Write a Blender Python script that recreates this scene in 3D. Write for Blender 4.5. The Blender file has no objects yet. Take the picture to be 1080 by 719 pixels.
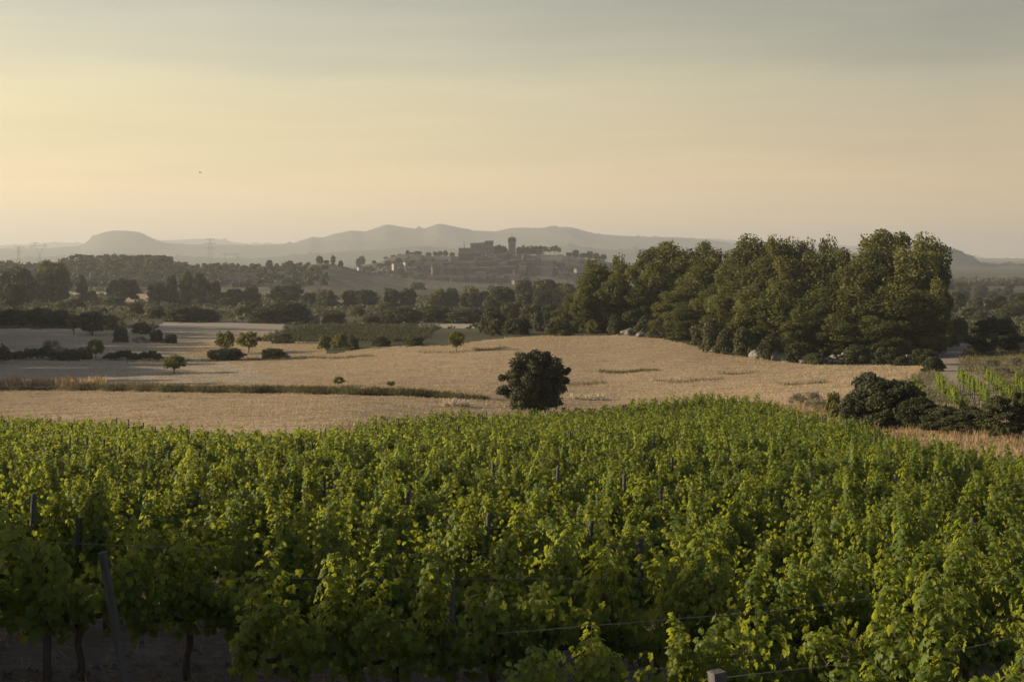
import bpy, math, random
import numpy as np
from mathutils import Vector

# ------------------------------------------------------------------ camera, sky, sun, exposure
C = bpy.context.scene
COL = C.collection
R = math.radians
F = 1484.0            # focal length in pixels of the 1080 px wide photograph
CX, HY = 540.0, 270.0
cam = bpy.data.cameras.new('camera')
cam.sensor_width = 36.0
cam.lens = 36.0 * F / 1080.0
cam.shift_y = -(359.5 - HY) / 1080.0
cam.clip_start, cam.clip_end = 0.5, 40000.0
camo = bpy.data.objects.new('camera', cam)
camo.rotation_euler = (R(90), 0, 0)
COL.objects.link(camo)
C.camera = camo

SUN_AZ, SUN_EL = R(-86), R(15)          # azimuth from the view direction (left is negative)
SV = Vector((math.sin(SUN_AZ) * math.cos(SUN_EL), math.cos(SUN_AZ) * math.cos(SUN_EL), math.sin(SUN_EL)))
sun = bpy.data.lights.new('sun', 'SUN')
sun.energy = 5.0
sun.angle = R(0.8)
sun.color = (1.0, 0.83, 0.58)
suno = bpy.data.objects.new('sun', sun)
suno.rotation_euler = SV.to_track_quat('Z', 'Y').to_euler()
COL.objects.link(suno)

vs = C.view_settings
vs.view_transform = 'Standard'
vs.look = 'None'
vs.exposure = 0.8
vs.gamma = 1.0
vs.use_curve_mapping = False
C.cycles.max_bounces = 6
C.cycles.diffuse_bounces = 3
C.cycles.transmission_bounces = 4
C.cycles.transparent_max_bounces = 8
C.cycles.volume_bounces = 1
C.cycles.sample_clamp_indirect = 4.0


def lin(r, g, b):
    f = lambda c: ((c / 255 + 0.055) / 1.055) ** 2.4 if c > 10 else c / 255 / 12.92
    return (f(r), f(g), f(b), 1.0)


class NT:
    """a little node-tree writer"""
    def __init__(s, tree):
        s.t = tree
        tree.nodes.clear()

    def n(s, typ, **kw):
        nd = s.t.nodes.new(typ)
        for k, v in kw.items():
            if k.startswith('i_'):
                key = k[2:]
                key = int(key) if key.isdigit() else key.replace('_', ' ')
                s.set(nd.inputs[key], v)
            else:
                setattr(nd, k, v)
        return nd

    def set(s, sock, v):
        if isinstance(v, bpy.types.NodeSocket):
            s.t.links.new(v, sock)
        else:
            sock.default_value = v

    def math(s, op, a, b=0.0, c=0.0, clamp=False):
        nd = s.n('ShaderNodeMath', operation=op, use_clamp=clamp)
        s.set(nd.inputs[0], a); s.set(nd.inputs[1], b); s.set(nd.inputs[2], c)
        return nd.outputs[0]

    def mix(s, f, a, b, blend='MIX'):
        nd = s.n('ShaderNodeMix', data_type='RGBA', blend_type=blend)
        s.set(nd.inputs[0], f); s.set(nd.inputs[6], a); s.set(nd.inputs[7], b)
        return nd.outputs[2]

    def ramp(s, f, stops, interp='LINEAR'):
        nd = s.n('ShaderNodeValToRGB')
        cr = nd.color_ramp
        cr.interpolation = interp
        while len(cr.elements) < len(stops):
            cr.elements.new(0.5)
        for e, (p, c) in zip(cr.elements, stops):
            e.position = p
            e.color = c if len(c) == 4 else (*c, 1)
        s.set(nd.inputs[0], f)
        return nd.outputs[0]

    def noise(s, vec, scale, detail=4.0, rough=0.55, out=0):
        nd = s.n('ShaderNodeTexNoise')
        s.set(nd.inputs['Vector'], vec)
        nd.inputs['Scale'].default_value = scale
        nd.inputs['Detail'].default_value = detail
        nd.inputs['Roughness'].default_value = rough
        return nd.outputs[out]

    def mapping(s, vec, scale=(1, 1, 1), rot=(0, 0, 0)):
        nd = s.n('ShaderNodeMapping')
        s.set(nd.inputs['Vector'], vec)
        nd.inputs['Scale'].default_value = scale
        nd.inputs['Rotation'].default_value = rot
        return nd.outputs[0]


world = bpy.data.worlds.new('World')
C.world = world
world.use_nodes = True
w = NT(world.node_tree)
tc = w.n('ShaderNodeTexCoord').outputs['Generated']
nrm = w.n('ShaderNodeVectorMath', operation='NORMALIZE', i_0=tc).outputs[0]
sep = w.n('ShaderNodeSeparateXYZ', i_0=nrm)
zz = sep.outputs[2]
flat = w.n('ShaderNodeVectorMath', operation='MULTIPLY', i_0=nrm, i_1=(1, 1, 0)).outputs[0]
flat = w.n('ShaderNodeVectorMath', operation='NORMALIZE', i_0=flat).outputs[0]
gd = w.n('ShaderNodeVectorMath', operation='DOT_PRODUCT', i_0=flat,
         i_1=(math.sin(R(-72)), math.cos(R(-72)), 0)).outputs['Value']
side = w.math('MULTIPLY_ADD', gd, 1.0 / 0.62, 0.0, clamp=True)
streak = w.noise(w.mapping(nrm, (2.2, 2.2, 34), (R(4), R(9), 0)), 2.4, 6.0, 0.62)
broad = w.noise(w.mapping(nrm, (3.0, 3.0, 12), (R(4), R(8), 0)), 1.7, 3.0, 0.5)
el = w.math('ADD', zz, w.math('MULTIPLY', w.math('SUBTRACT', broad, 0.5), 0.045))
pos = w.math('DIVIDE', el, 0.9, clamp=True)


def k(py):
    return max(0.0, (HY - py) / F / 0.9)


skyL = w.ramp(pos, [(0, lin(274, 241, 188)), (k(210), lin(268, 238, 188)), (k(150), lin(246, 229, 182)), (k(105), lin(243, 231, 188)),
                    (k(55), lin(222, 215, 188)), (k(0), lin(203, 201, 184)), (0.36, lin(140, 150, 166)), (1.0, lin(88, 106, 138))], 'EASE')
skyR = w.ramp(pos, [(0, lin(224, 198, 157)), (k(200), lin(223, 197, 157)), (k(150), lin(204, 186, 154)), (k(100), lin(188, 177, 152)),
                    (k(50), lin(160, 159, 144)), (k(0), lin(142, 144, 133)), (0.36, lin(118, 128, 144)), (1.0, lin(84, 102, 134))], 'EASE')
sky = w.mix(side, skyR, skyL)
stk = w.math('MULTIPLY_ADD', streak, 0.22, 0.89)
sky = w.mix(1.0, sky, stk, 'MULTIPLY')
sky = w.mix(1.0, sky, (6.25, 6.2, 6.0, 1), 'MULTIPLY')
nish = w.n('ShaderNodeTexSky', sky_type='NISHITA', sun_disc=False, sun_elevation=SUN_EL, sun_rotation=SUN_AZ,
           air_density=1.0, dust_density=6.0, ozone_density=0.6).outputs[0]
sky = w.mix(0.12, sky, nish)
bg = w.n('ShaderNodeBackground', i_Color=sky, i_Strength=0.1)
w.t.links.new(bg.outputs[0], w.n('ShaderNodeOutputWorld').inputs['Surface'])

rng = np.random.default_rng(7)
random.seed(7)

# ------------------------------------------------------------------ object helpers


def tag(o, label=None, cat=None, group=None, kind=None):
    if label: o['label'] = label
    if cat: o['category'] = cat
    if group: o['group'] = group
    if kind: o['kind'] = kind
    return o


def empty(name, loc, rz=0.0):
    o = bpy.data.objects.new(name, None)
    o.empty_display_size = 0.2
    o.location = loc
    o.rotation_euler = (0, 0, rz)
    COL.objects.link(o)
    return o


def link(name, me, parent=None, loc=(0, 0, 0), rz=0.0, scale=(1, 1, 1)):
    o = bpy.data.objects.new(name, me)
    o.location = loc
    o.rotation_euler = (0, 0, rz)
    o.scale = scale
    if parent is not None: o.parent = parent
    COL.objects.link(o)
    return o


class MB:
    """collects triangles and quads with a per-face tint, builds one mesh"""
    def __init__(s):
        s.v, s.f, s.t, s.n = [], {3: [], 4: []}, {3: [], 4: []}, 0

    def add(s, v, f, tint=0.5):
        v = np.asarray(v, float).reshape(-1, 3)
        f = np.asarray(f, int)
        if len(f) == 0: return
        kk = f.shape[1]
        s.f[kk].append(f + s.n)
        s.t[kk].append(np.broadcast_to(np.asarray(tint, float), (len(f),)))
        s.v.append(v)
        s.n += len(v)

    def addv(s, v):
        s.v.append(np.asarray(v, float)); b = s.n; s.n += len(v); return b

    def box(s, c, size, rz=0.0, tint=0.5, top=1.0):
        hx, hy, hz = np.array(size) / 2
        p = np.array([(-hx, -hy, -hz), (hx, -hy, -hz), (hx, hy, -hz), (-hx, hy, -hz),
                      (-hx * top, -hy * top, hz), (hx * top, -hy * top, hz), (hx * top, hy * top, hz), (-hx * top, hy * top, hz)])
        ca, sa = math.cos(rz), math.sin(rz)
        p = np.stack([p[:, 0] * ca - p[:, 1] * sa, p[:, 0] * sa + p[:, 1] * ca, p[:, 2]], 1) + np.array(c)
        s.add(p, [(0, 3, 2, 1), (4, 5, 6, 7), (0, 1, 5, 4), (1, 2, 6, 5), (2, 3, 7, 6), (3, 0, 4, 7)], tint)

    def tube(s, pts, rad, seg=7, tint=0.5):
        pts = np.asarray(pts, float)
        rad = np.broadcast_to(np.asarray(rad, float), (len(pts),))
        vs_ = []
        for i, p in enumerate(pts):
            d = pts[min(i + 1, len(pts) - 1)] - pts[max(i - 1, 0)]
            d = d / (np.linalg.norm(d) + 1e-9)
            a = np.cross(d, (0.3, 0.9, 0.31)); a /= np.linalg.norm(a) + 1e-9
            b = np.cross(d, a)
            th = np.arange(seg) / seg * 2 * math.pi
            vs_.append(p + rad[i] * (np.cos(th)[:, None] * a + np.sin(th)[:, None] * b))
        v = np.concatenate(vs_ + [pts[:1], pts[-1:]])
        n, fq, ft = len(pts), [], []
        for i in range(n - 1):
            for j in range(seg):
                j2 = (j + 1) % seg
                fq.append((i * seg + j, i * seg + j2, (i + 1) * seg + j2, (i + 1) * seg + j))
        for j in range(seg):
            j2 = (j + 1) % seg
            ft.append((n * seg, j2, j)); ft.append((n * seg + 1, (n - 1) * seg + j, (n - 1) * seg + j2))
        b = s.addv(v)
        s.f[4].append(np.array(fq) + b); s.t[4].append(np.full(len(fq), tint))
        s.f[3].append(np.array(ft) + b); s.t[3].append(np.full(len(ft), tint))

    def leaves(s, P, N, T, size, tmpl, tris, tint):
        """place a leaf template (x across, y along T, z along N) at every P"""
        N = N / (np.linalg.norm(N, axis=1, keepdims=True) + 1e-9)
        T = T - (T * N).sum(1, keepdims=True) * N
        T = T / (np.linalg.norm(T, axis=1, keepdims=True) + 1e-9)
        X = np.cross(T, N)
        tm = np.asarray(tmpl, float)
        V = (P[:, None, :] + size[:, None, None] * (tm[None, :, 0:1] * X[:, None, :] + tm[None, :, 1:2] * T[:, None, :] + tm[None, :, 2:3] * N[:, None, :]))
        kv = len(tm)
        tr = np.asarray(tris, int)
        Fc = (np.arange(len(P)) * kv)[:, None, None] + tr[None]
        b = s.addv(V.reshape(-1, 3))
        s.f[tr.shape[1]].append(Fc.reshape(-1, tr.shape[1]) + b)
        s.t[tr.shape[1]].append(np.repeat(tint, len(tr)))

    def mesh(s, name, mat, smooth=False):
        me = bpy.data.meshes.new(name)
        V = np.concatenate(s.v) if s.v else np.zeros((0, 3))
        F3 = np.concatenate(s.f[3]) if s.f[3] else np.zeros((0, 3), int)
        F4 = np.concatenate(s.f[4]) if s.f[4] else np.zeros((0, 4), int)
        T_ = np.concatenate(s.t[3] + s.t[4]) if (s.t[3] or s.t[4]) else np.zeros(0)
        me.vertices.add(len(V)); me.vertices.foreach_set('co', V.ravel())
        loops = np.concatenate([F3.ravel(), F4.ravel()])
        me.loops.add(len(loops)); me.loops.foreach_set('vertex_index', loops.astype(np.int32))
        nf = len(F3) + len(F4)
        me.polygons.add(nf)
        st = np.concatenate([np.arange(len(F3)) * 3, len(F3) * 3 + np.arange(len(F4)) * 4])
        me.polygons.foreach_set('loop_start', st.astype(np.int32))
        me.update(calc_edges=True)
        a = me.attributes.new('tint', 'FLOAT', 'FACE')
        a.data.foreach_set('value', T_.astype(np.float32))
        me.polygons.foreach_set('use_smooth', np.full(nf, bool(smooth)))
        for m in (mat if isinstance(mat, (list, tuple)) else [mat]): me.materials.append(m)
        me.validate()
        return me


# ------------------------------------------------------------------ materials


def leaf_mat(name, dark, light, trans, tw=0.35, rough=0.55, spec=0.3, vary=0.35):
    m = bpy.data.materials.new(name); m.use_nodes = True
    t = NT(m.node_tree)
    at = t.n('ShaderNodeAttribute', attribute_name='tint').outputs['Fac']
    rnd = t.n('ShaderNodeObjectInfo').outputs['Random']
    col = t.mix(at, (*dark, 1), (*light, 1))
    hv = t.n('ShaderNodeHueSaturation', i_Color=col)
    t.set(hv.inputs['Value'], t.math('MULTIPLY_ADD', rnd, vary, 1 - vary / 2))
    t.set(hv.inputs['Hue'], t.math('MULTIPLY_ADD', rnd, -0.03, 0.515))
    p = t.n('ShaderNodeBsdfPrincipled', i_Roughness=rough)
    t.set(p.inputs['Base Color'], hv.outputs[0])
    p.inputs['Specular IOR Level'].default_value = spec
    tr = t.n('ShaderNodeBsdfTranslucent')
    t.set(tr.inputs['Color'], t.mix(at, tuple(c * .7 for c in trans) + (1,), (*trans, 1)))
    ms = t.n('ShaderNodeMixShader', i_0=tw)
    t.t.links.new(p.outputs[0], ms.inputs[1]); t.t.links.new(tr.outputs[0], ms.inputs[2])
    t.t.links.new(ms.outputs[0], t.n('ShaderNodeOutputMaterial').inputs[0])
    return m


def solid_mat(name, c1, c2, scale=3.0, rough=0.85, bump=0.3, spec=0.3, stretch=(1, 1, 1), coord='Object', metal=0.0):
    m = bpy.data.materials.new(name); m.use_nodes = True
    t = NT(m.node_tree)
    tcn = t.n('ShaderNodeTexCoord').outputs[coord]
    v = t.mapping(tcn, stretch)
    f = t.noise(v, scale, 6.0, 0.62)
    col = t.ramp(f, [(0.3, c1), (0.7, c2)])
    p = t.n('ShaderNodeBsdfPrincipled', i_Roughness=rough, i_Metallic=metal)
    p.inputs['Specular IOR Level'].default_value = spec
    t.set(p.inputs['Base Color'], col)
    if bump:
        b = t.n('ShaderNodeBump', i_Strength=bump, i_Distance=0.05)
        t.set(b.inputs['Height'], t.noise(v, scale * 3.1, 5.0, 0.6))
        t.t.links.new(b.outputs[0], p.inputs['Normal'])
    t.t.links.new(p.outputs[0], t.n('ShaderNodeOutputMaterial').inputs[0])
    return m


def ground_mat(name, stops, big=0.03, mid=0.25, fine=2.5, bump=0.5, dist=0.25, line=None, big_amt=0.6):
    """ground: colours by mixed noise, optional drill lines (scale, angle, strength)"""
    m = bpy.data.materials.new(name); m.use_nodes = True
    t = NT(m.node_tree)
    v = t.n('ShaderNodeTexCoord').outputs['Object']
    n1 = t.noise(v, big, 4.0, 0.6)
    n2 = t.noise(v, mid, 6.0, 0.65)
    n3 = t.noise(v, fine, 5.0, 0.65)
    f = t.math('ADD', t.math('MULTIPLY', n1, big_amt), t.math('MULTIPLY', n2, 0.9 - big_amt))
    f = t.math('ADD', f, t.math('MULTIPLY_ADD', n3, 0.4, -0.15))
    if line:
        sc, ang, amt = line
        wv = t.n('ShaderNodeTexWave', wave_type='BANDS', bands_direction='Y')
        t.set(wv.inputs['Vector'], t.mapping(v, (1, 1, 0), (0, 0, ang)))
        wv.inputs['Scale'].default_value = sc
        wv.inputs['Distortion'].default_value = 2.0
        wv.inputs['Detail'].default_value = 3.0
        wv.inputs['Detail Scale'].default_value = 0.6
        f = t.math('ADD', f, t.math('MULTIPLY_ADD', wv.outputs['Fac'], amt, -amt / 2))
    col = t.ramp(f, stops)
    p = t.n('ShaderNodeBsdfPrincipled', i_Roughness=0.95)
    p.inputs['Specular IOR Level'].default_value = 0.1
    t.set(p.inputs['Base Color'], col)
    b = t.n('ShaderNodeBump', i_Strength=bump, i_Distance=dist)
    t.set(b.inputs['Height'], t.math('ADD', n3, t.math('MULTIPLY', n2, 0.8)))
    t.t.links.new(b.outputs[0], p.inputs['Normal'])
    t.t.links.new(p.outputs[0], t.n('ShaderNodeOutputMaterial').inputs[0])
    return m


M = {}
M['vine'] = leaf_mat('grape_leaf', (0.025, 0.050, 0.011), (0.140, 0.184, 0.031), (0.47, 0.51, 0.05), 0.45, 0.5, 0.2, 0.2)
M['pine'] = leaf_mat('pine_needles', (0.030, 0.040, 0.014), (0.15, 0.155, 0.042), (0.22, 0.21, 0.04), 0.30, 0.6, 0.2, 0.5)
M['oak'] = leaf_mat('oak_leaf', (0.030, 0.037, 0.017), (0.086, 0.092, 0.040), (0.10, 0.105, 0.032), 0.18, 0.65, 0.12, 0.3)
M['holm'] = leaf_mat('holm_oak_leaf', (0.034, 0.040, 0.022), (0.095, 0.100, 0.050), (0.10, 0.10, 0.03), 0.18, 0.65, 0.12, 0.1)
M['shrub'] = leaf_mat('shrub_leaf', (0.036, 0.042, 0.017), (0.115, 0.118, 0.042), (0.14, 0.135, 0.04), 0.22, 0.6, 0.2, 0.6)
M['almond'] = leaf_mat('almond_leaf', (0.07, 0.085, 0.022), (0.16, 0.165, 0.04), (0.26, 0.24, 0.04), 0.38, 0.55, 0.2, 0.3)
M['grass'] = leaf_mat('dry_grass', (0.20, 0.145, 0.08), (0.42, 0.31, 0.175), (0.34, 0.24, 0.12), 0.25, 0.8, 0.05, 0.1)
M['gold_grass'] = leaf_mat('golden_grass', (0.34, 0.24, 0.125), (0.60, 0.45, 0.25), (0.42, 0.30, 0.15), 0.3, 0.8, 0.05, 0.1)
M['stubble'] = leaf_mat('stubble_straw', (0.39, 0.288, 0.168), (0.62, 0.46, 0.28), (0.38, 0.28, 0.155), 0.2, 0.8, 0.05, 0.1)
M['green_grass'] = leaf_mat('bank_grass', (0.07, 0.072, 0.03), (0.20, 0.175, 0.08), (0.16, 0.14, 0.06), 0.25, 0.7, 0.1, 0.3)
M['pale_grass'] = leaf_mat('pale_seed_heads', (0.55, 0.46, 0.34), (0.75, 0.66, 0.52), (0.5, 0.42, 0.3), 0.3, 0.8, 0.05, 0.1)
M['grey'] = leaf_mat('grey_green_leaf', (0.05, 0.054, 0.034), (0.125, 0.125, 0.075), (0.1, 0.1, 0.05), 0.18, 0.7, 0.1, 0.2)
M['dry_shrub'] = leaf_mat('dry_shrub_twigs', (0.13, 0.115, 0.08), (0.24, 0.21, 0.15), (0.16, 0.14, 0.09), 0.2, 0.8, 0.05, 0.3)
M['bark'] = solid_mat('bark', (0.045, 0.034, 0.026), (0.12, 0.095, 0.075), 9.0, 0.9, 0.6, 0.1, (1, 1, 0.25))
M['pale_bark'] = solid_mat('pale_bark', (0.16, 0.14, 0.12), (0.32, 0.29, 0.25), 9.0, 0.9, 0.5, 0.1, (1, 1, 0.25))
M['post'] = solid_mat('weathered_post', (0.05, 0.047, 0.045), (0.15, 0.143, 0.138), 7.0, 0.9, 0.6, 0.1, (1.5, 1.5, 0.12))
M['wire'] = solid_mat('galvanised_wire', (0.16, 0.16, 0.16), (0.28, 0.28, 0.29), 4.0, 0.45, 0.0, 0.5, metal=0.4)
M['stone'] = solid_mat('limestone', (0.10, 0.092, 0.08), (0.24, 0.22, 0.195), 1.6, 0.9, 0.7, 0.1)
M['house'] = solid_mat('house_render', (0.065, 0.061, 0.054), (0.115, 0.107, 0.095), 0.25, 0.9, 0.2, 0.1)
M['castle_stone'] = solid_mat('castle_stone', (0.125, 0.118, 0.105), (0.20, 0.19, 0.17), 0.25, 0.9, 0.3, 0.1)
M['white'] = solid_mat('whitewash', (0.21, 0.203, 0.19), (0.29, 0.28, 0.265), 0.4, 0.85, 0.1, 0.2)
M['roof'] = solid_mat('clay_tile', (0.045, 0.039, 0.034), (0.08, 0.068, 0.058), 0.8, 0.9, 0.4, 0.1, (6, 1, 1))
M['window'] = solid_mat('dark_window', (0.02, 0.02, 0.022), (0.05, 0.05, 0.05), 1.0, 0.3, 0.0, 0.5)
M['steel'] = solid_mat('pylon_steel', (0.16, 0.16, 0.16), (0.24, 0.24, 0.24), 1.0, 0.6, 0.0, 0.4)
M['bird'] = solid_mat('dark_plumage', (0.02, 0.018, 0.016), (0.05, 0.045, 0.04), 8.0, 0.7, 0.0, 0.2)
M['g_vine'] = ground_mat('vineyard_soil', [(0.28, (0.075, 0.058, 0.044)), (0.5, (0.17, 0.135, 0.10)), (0.7, (0.32, 0.265, 0.20))], 0.05, 0.9, 5.0, 1.0, 0.3)
M['g_wheat'] = ground_mat('stubble_ground', [(0.28, (0.23, 0.165, 0.10)), (0.5, (0.33, 0.243, 0.155)), (0.75, (0.43, 0.322, 0.21))], 0.02, 0.15, 1.6, 0.7, 0.25, (0.24, R(6), 0.34))
M['g_shade_plough'] = ground_mat('shaded_and_ploughed_ground', [(0.28, (0.25, 0.21, 0.16)), (0.5, (0.33, 0.28, 0.215)), (0.75, (0.42, 0.345, 0.26))], 0.02, 0.2, 1.6, 0.6, 0.2, (0.24, R(3), 0.25))  # stubble greyed to stand for shade; the ploughed plots share it
M['g_scrub'] = ground_mat('scrub_ground', [(0.3, (0.035, 0.037, 0.018)), (0.5, (0.07, 0.066, 0.036)), (0.64, (0.11, 0.098, 0.058)), (0.82, (0.20, 0.17, 0.115))], 0.02, 0.12, 0.8, 0.9, 0.6)
M['g_bare'] = ground_mat('bare_earth', [(0.3, (0.17, 0.14, 0.105)), (0.55, (0.27, 0.225, 0.17)), (0.8, (0.38, 0.32, 0.245))], 0.06, 0.4, 3.0, 0.7, 0.2)
M['g_track'] = ground_mat('track_earth', [(0.3, (0.21, 0.17, 0.125)), (0.8, (0.33, 0.27, 0.20))], 0.06, 0.5, 4.0, 0.5, 0.1)
M['g_meadow'] = ground_mat('meadow_ground', [(0.3, (0.10, 0.105, 0.035)), (0.55, (0.19, 0.185, 0.06)), (0.8, (0.27, 0.235, 0.10))], 0.02, 0.12, 0.8, 0.7, 0.4)
M['g_hill'] = ground_mat('wooded_hillside', [(0.3, (0.05, 0.052, 0.03)), (0.5, (0.095, 0.088, 0.055)), (0.75, (0.20, 0.175, 0.13))], 0.006, 0.03, 0.15, 0.9, 3.0)
M['g_town'] = ground_mat('town_hillside', [(0.3, (0.055, 0.053, 0.042)), (0.5, (0.085, 0.081, 0.068)), (0.75, (0.135, 0.127, 0.108))], 0.008, 0.05, 0.2, 0.9, 3.0)
M['g_far'] = ground_mat('far_mountain', [(0.3, (0.07, 0.075, 0.05)), (0.7, (0.13, 0.125, 0.09))], 0.0006, 0.003, 0.02, 0.8, 20.0)

# ------------------------------------------------------------------ terrain: ground height H(x, y)
vine_top = lambda px, d: -((1.63 + (px / 540) * 0.29) + (0.098 - (px / 540) * 0.0075) * d)
lift = lambda px, d: 0.32 * max(0.0, min(1.0, (520 - px) / 400)) * max(0.0, min(1.0, (48 - d) / 26))
near = [5, 8, 12, 16, 22, 30, 40]
tab = {
    0: [(60, 0), (80, 0), (100, 0), (125, 443), (150, 419), (175, 404), (215, 380), (320, 346), (400, 336), (550, 323), (800, 311), (1200, 300)],
    180: [(60, 0), (88, 0), (110, 446), (130, 428), (150, 413.5), (175, 400), (215, 380), (270, 362), (330, 346), (400, 338), (550, 324), (800, 311), (1200, 300)],
    360: [(60, 0), (80, 0), (100, 444), (120, 428), (145, 413), (175, 396), (215, 376), (245, 366), (280, 358), (340, 348), (400, 341), (550, 328), (800, 316), (1200, 303)],
    540: [(60, 0), (80, 0), (110, 0), (125, 436), (150, 410), (175, 387), (205, 367), (235, 353.5), (260, 351), (300, 349), (400, 341), (550, 330), (800, 318), (1200, 305)],
    640: [(60, 0), (80, 0), (105, 0), (125, 446), (140, 428), (160, 404), (185, 381), (210, 364), (235, 353), (250, 348), (280, 340), (330, 336), (400, 338), (550, 330), (800, 318), (1200, 305)],
    720: [(60, 0), (80, 0), (100, 0), (128, 433), (145, 415), (165, 392), (185, 375), (205, 362.5), (218, 356), (240, 346), (300, 338), (400, 338), (550, 330), (800, 318), (1200, 305)],
    860: [(60, 0), (80, 0), (95, 460), (110, 439), (130, 415), (150, 398), (175, 384), (190, 378), (220, 368), (300, 350), (400, 340), (550, 330), (800, 318), (1200, 305)],
    960: [(52, 0), (64, 502), (75, 475), (90, 452), (110, 428), (130, 408), (150, 394), (170, 384), (200, 374), (260, 362), (400, 342), (550, 330), (800, 318), (1200, 305)],
    1080: [(50, 531), (62, 490), (75, 463), (90, 440), (110, 418), (135, 398), (160, 384), (190, 373), (250, 360), (400, 342), (550, 331), (800, 318), (1200, 305)],
}
far_py = [(2000, 292), (3000, 284), (6000, 277), (12000, 273.5), (20000, 272)]
GL = np.linspace(math.log(5), math.log(20000), 420)
GP = np.arange(-100, 1181, 20.0)
cols = []
for cpx, rows in tab.items():
    ds, zs = [], []
    for d in near:
        ds.append(d); zs.append(vine_top(cpx, d) - 1.9 + lift(cpx, d))
    for d, py in rows + far_py:
        ds.append(d); zs.append(vine_top(cpx, d) - 1.9 if py == 0 else -(py - HY) / F * d)
    cols.append(np.interp(GL, np.log(ds), zs))
cols = np.array(cols)
ZG = np.array([np.interp(GP, list(tab), cols[:, j]) for j in range(len(GL))]).T      # (px, logd)


def smooth(a, axis, n):
    for _ in range(n):
        p = np.concatenate([np.take(a, [0], axis), a, np.take(a, [-1], axis)], axis)
        L = a.shape[axis]
        a = 0.25 * np.take(p, range(L), axis) + 0.5 * np.take(p, range(1, L + 1), axis) + 0.25 * np.take(p, range(2, L + 2), axis)
    return a


ZG = smooth(smooth(ZG, 1, 3), 0, 6)


def H(x, y):
    x = np.asarray(x, float); y = np.asarray(y, float)
    d = np.clip(y, 8.0, 19000.0)
    px = np.clip(CX + F * x / d, GP[0], GP[-1] - 1e-3)
    fi = (px - GP[0]) / 20.0
    fj = np.clip((np.log(d) - GL[0]) / (GL[1] - GL[0]), 0, len(GL) - 1.001)
    i, j = fi.astype(int), fj.astype(int)
    i = np.minimum(i, len(GP) - 2)
    a, b = fi - i, fj - j
    z = (ZG[i, j] * (1 - a) * (1 - b) + ZG[i + 1, j] * a * (1 - b) + ZG[i, j + 1] * (1 - a) * b + ZG[i + 1, j + 1] * a * b)
    bump = 0.06 * np.sin(x * 0.9 + 1.3 * np.sin(y * 0.31)) * np.sin(y * 0.7 + 0.6 * np.sin(x * 0.23))
    swell = 0.0022 * np.clip(d - 230, 0, 900) * np.sin(x * 0.021 + 1.0) * np.sin(y * 0.017 + x * 0.006)
    return z + bump + swell


DS = np.exp(np.linspace(math.log(8), math.log(5000), 4000))


def at(px, py):
    """where the sight line through pixel (px, py) first meets the ground: x, y, z"""
    u = (px - CX) / F
    z = H(u * DS, DS)
    sight = -(py - HY) / F * DS
    hit = np.nonzero(z >= sight)[0]
    hit = hit[DS[hit] > 45]
    i = hit[0] if len(hit) else len(DS) - 1
    return u * DS[i], DS[i], z[i]


def atd(px, d):
    x = (px - CX) / F * d
    return x, d, float(H(x, d))


EP = [-100, 0, 90, 180, 270, 360, 450, 540, 640, 700, 740, 800, 860, 905, 950, 1000, 1080, 1180]
ED = [114, 110, 101, 87, 78, 82, 96, 109, 122, 127, 128, 115, 95, 80, 66, 58, 50, 44]
edge = lambda px: np.interp(px, EP, ED)
# upper edge of the golden field, in photograph rows
TP = [-100, 0, 200, 330, 400, 470, 540, 590, 640, 690, 730, 780, 850, 990, 1180]
TY = [380, 380, 379.5, 376, 366, 364, 355.5, 353, 353.3, 355.5, 364.5, 375, 384, 386, 386]
field_top = lambda px: np.interp(px, TP, TY)

# the ground sheet, cut along the zone limits into the pieces that carry different names
ucol = np.concatenate([[-120, -40, -14, -6, -3, -1.8, -1.2, -0.9, -0.7, -0.6, -0.52, -0.46], (np.arange(-80, 1161, 4.0) - CX) / F,
                       [0.46, 0.52, 0.6, 0.7, 0.9, 1.2, 1.8, 3, 6, 14, 40, 120]])
yrow = [-8000, -2000, -500, -150, -60, -25, -10, 0]
d = 8.0
while d < 1400:
    yrow.append(d)
    d += max(0.35, min(d * 0.012, 0.0010 * d * d / 14))
yrow += list(np.exp(np.linspace(math.log(d), math.log(14800), 50)))
yrow = np.array(yrow)
UU, YY = np.meshgrid(ucol, yrow, indexing='ij')
XX = np.clip(UU * np.maximum(YY, 8.0), -15000, 15000)
ZZ = H(XX, YY)
nu, ny = UU.shape
uc = 0.25 * (UU[:-1, :-1] + UU[1:, :-1] + UU[:-1, 1:] + UU[1:, 1:])
yc = 0.25 * (YY[:-1, :-1] + YY[1:, :-1] + YY[:-1, 1:] + YY[1:, 1:])
xc = 0.25 * (XX[:-1, :-1] + XX[1:, :-1] + XX[:-1, 1:] + XX[1:, 1:])
zc = 0.25 * (ZZ[:-1, :-1] + ZZ[1:, :-1] + ZZ[:-1, 1:] + ZZ[1:, 1:])
pxc = CX + F * np.clip(uc, -3, 3)
dd = np.maximum(yc, 8)
pyc = HY - F * zc / dd
wob = 1.6 * np.sin(xc * 0.35) + 1.2 * np.sin(xc * 0.11 + 2)


def track_dist(x, y):
    pts = [at(1075, 440), at(1030, 408), at(995, 388), at(1002, 372), at(1015, 360)]
    best = np.full(x.shape, 1e9)
    for (ax, ay, _), (bx, by, _) in zip(pts[:-1], pts[1:]):
        L2 = (bx - ax) ** 2 + (by - ay) ** 2
        t = np.clip(((x - ax) * (bx - ax) + (y - ay) * (by - ay)) / L2, 0, 1)
        best = np.minimum(best, np.hypot(x - ax - t * (bx - ax), y - ay - t * (by - ay)))
    return best


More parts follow.
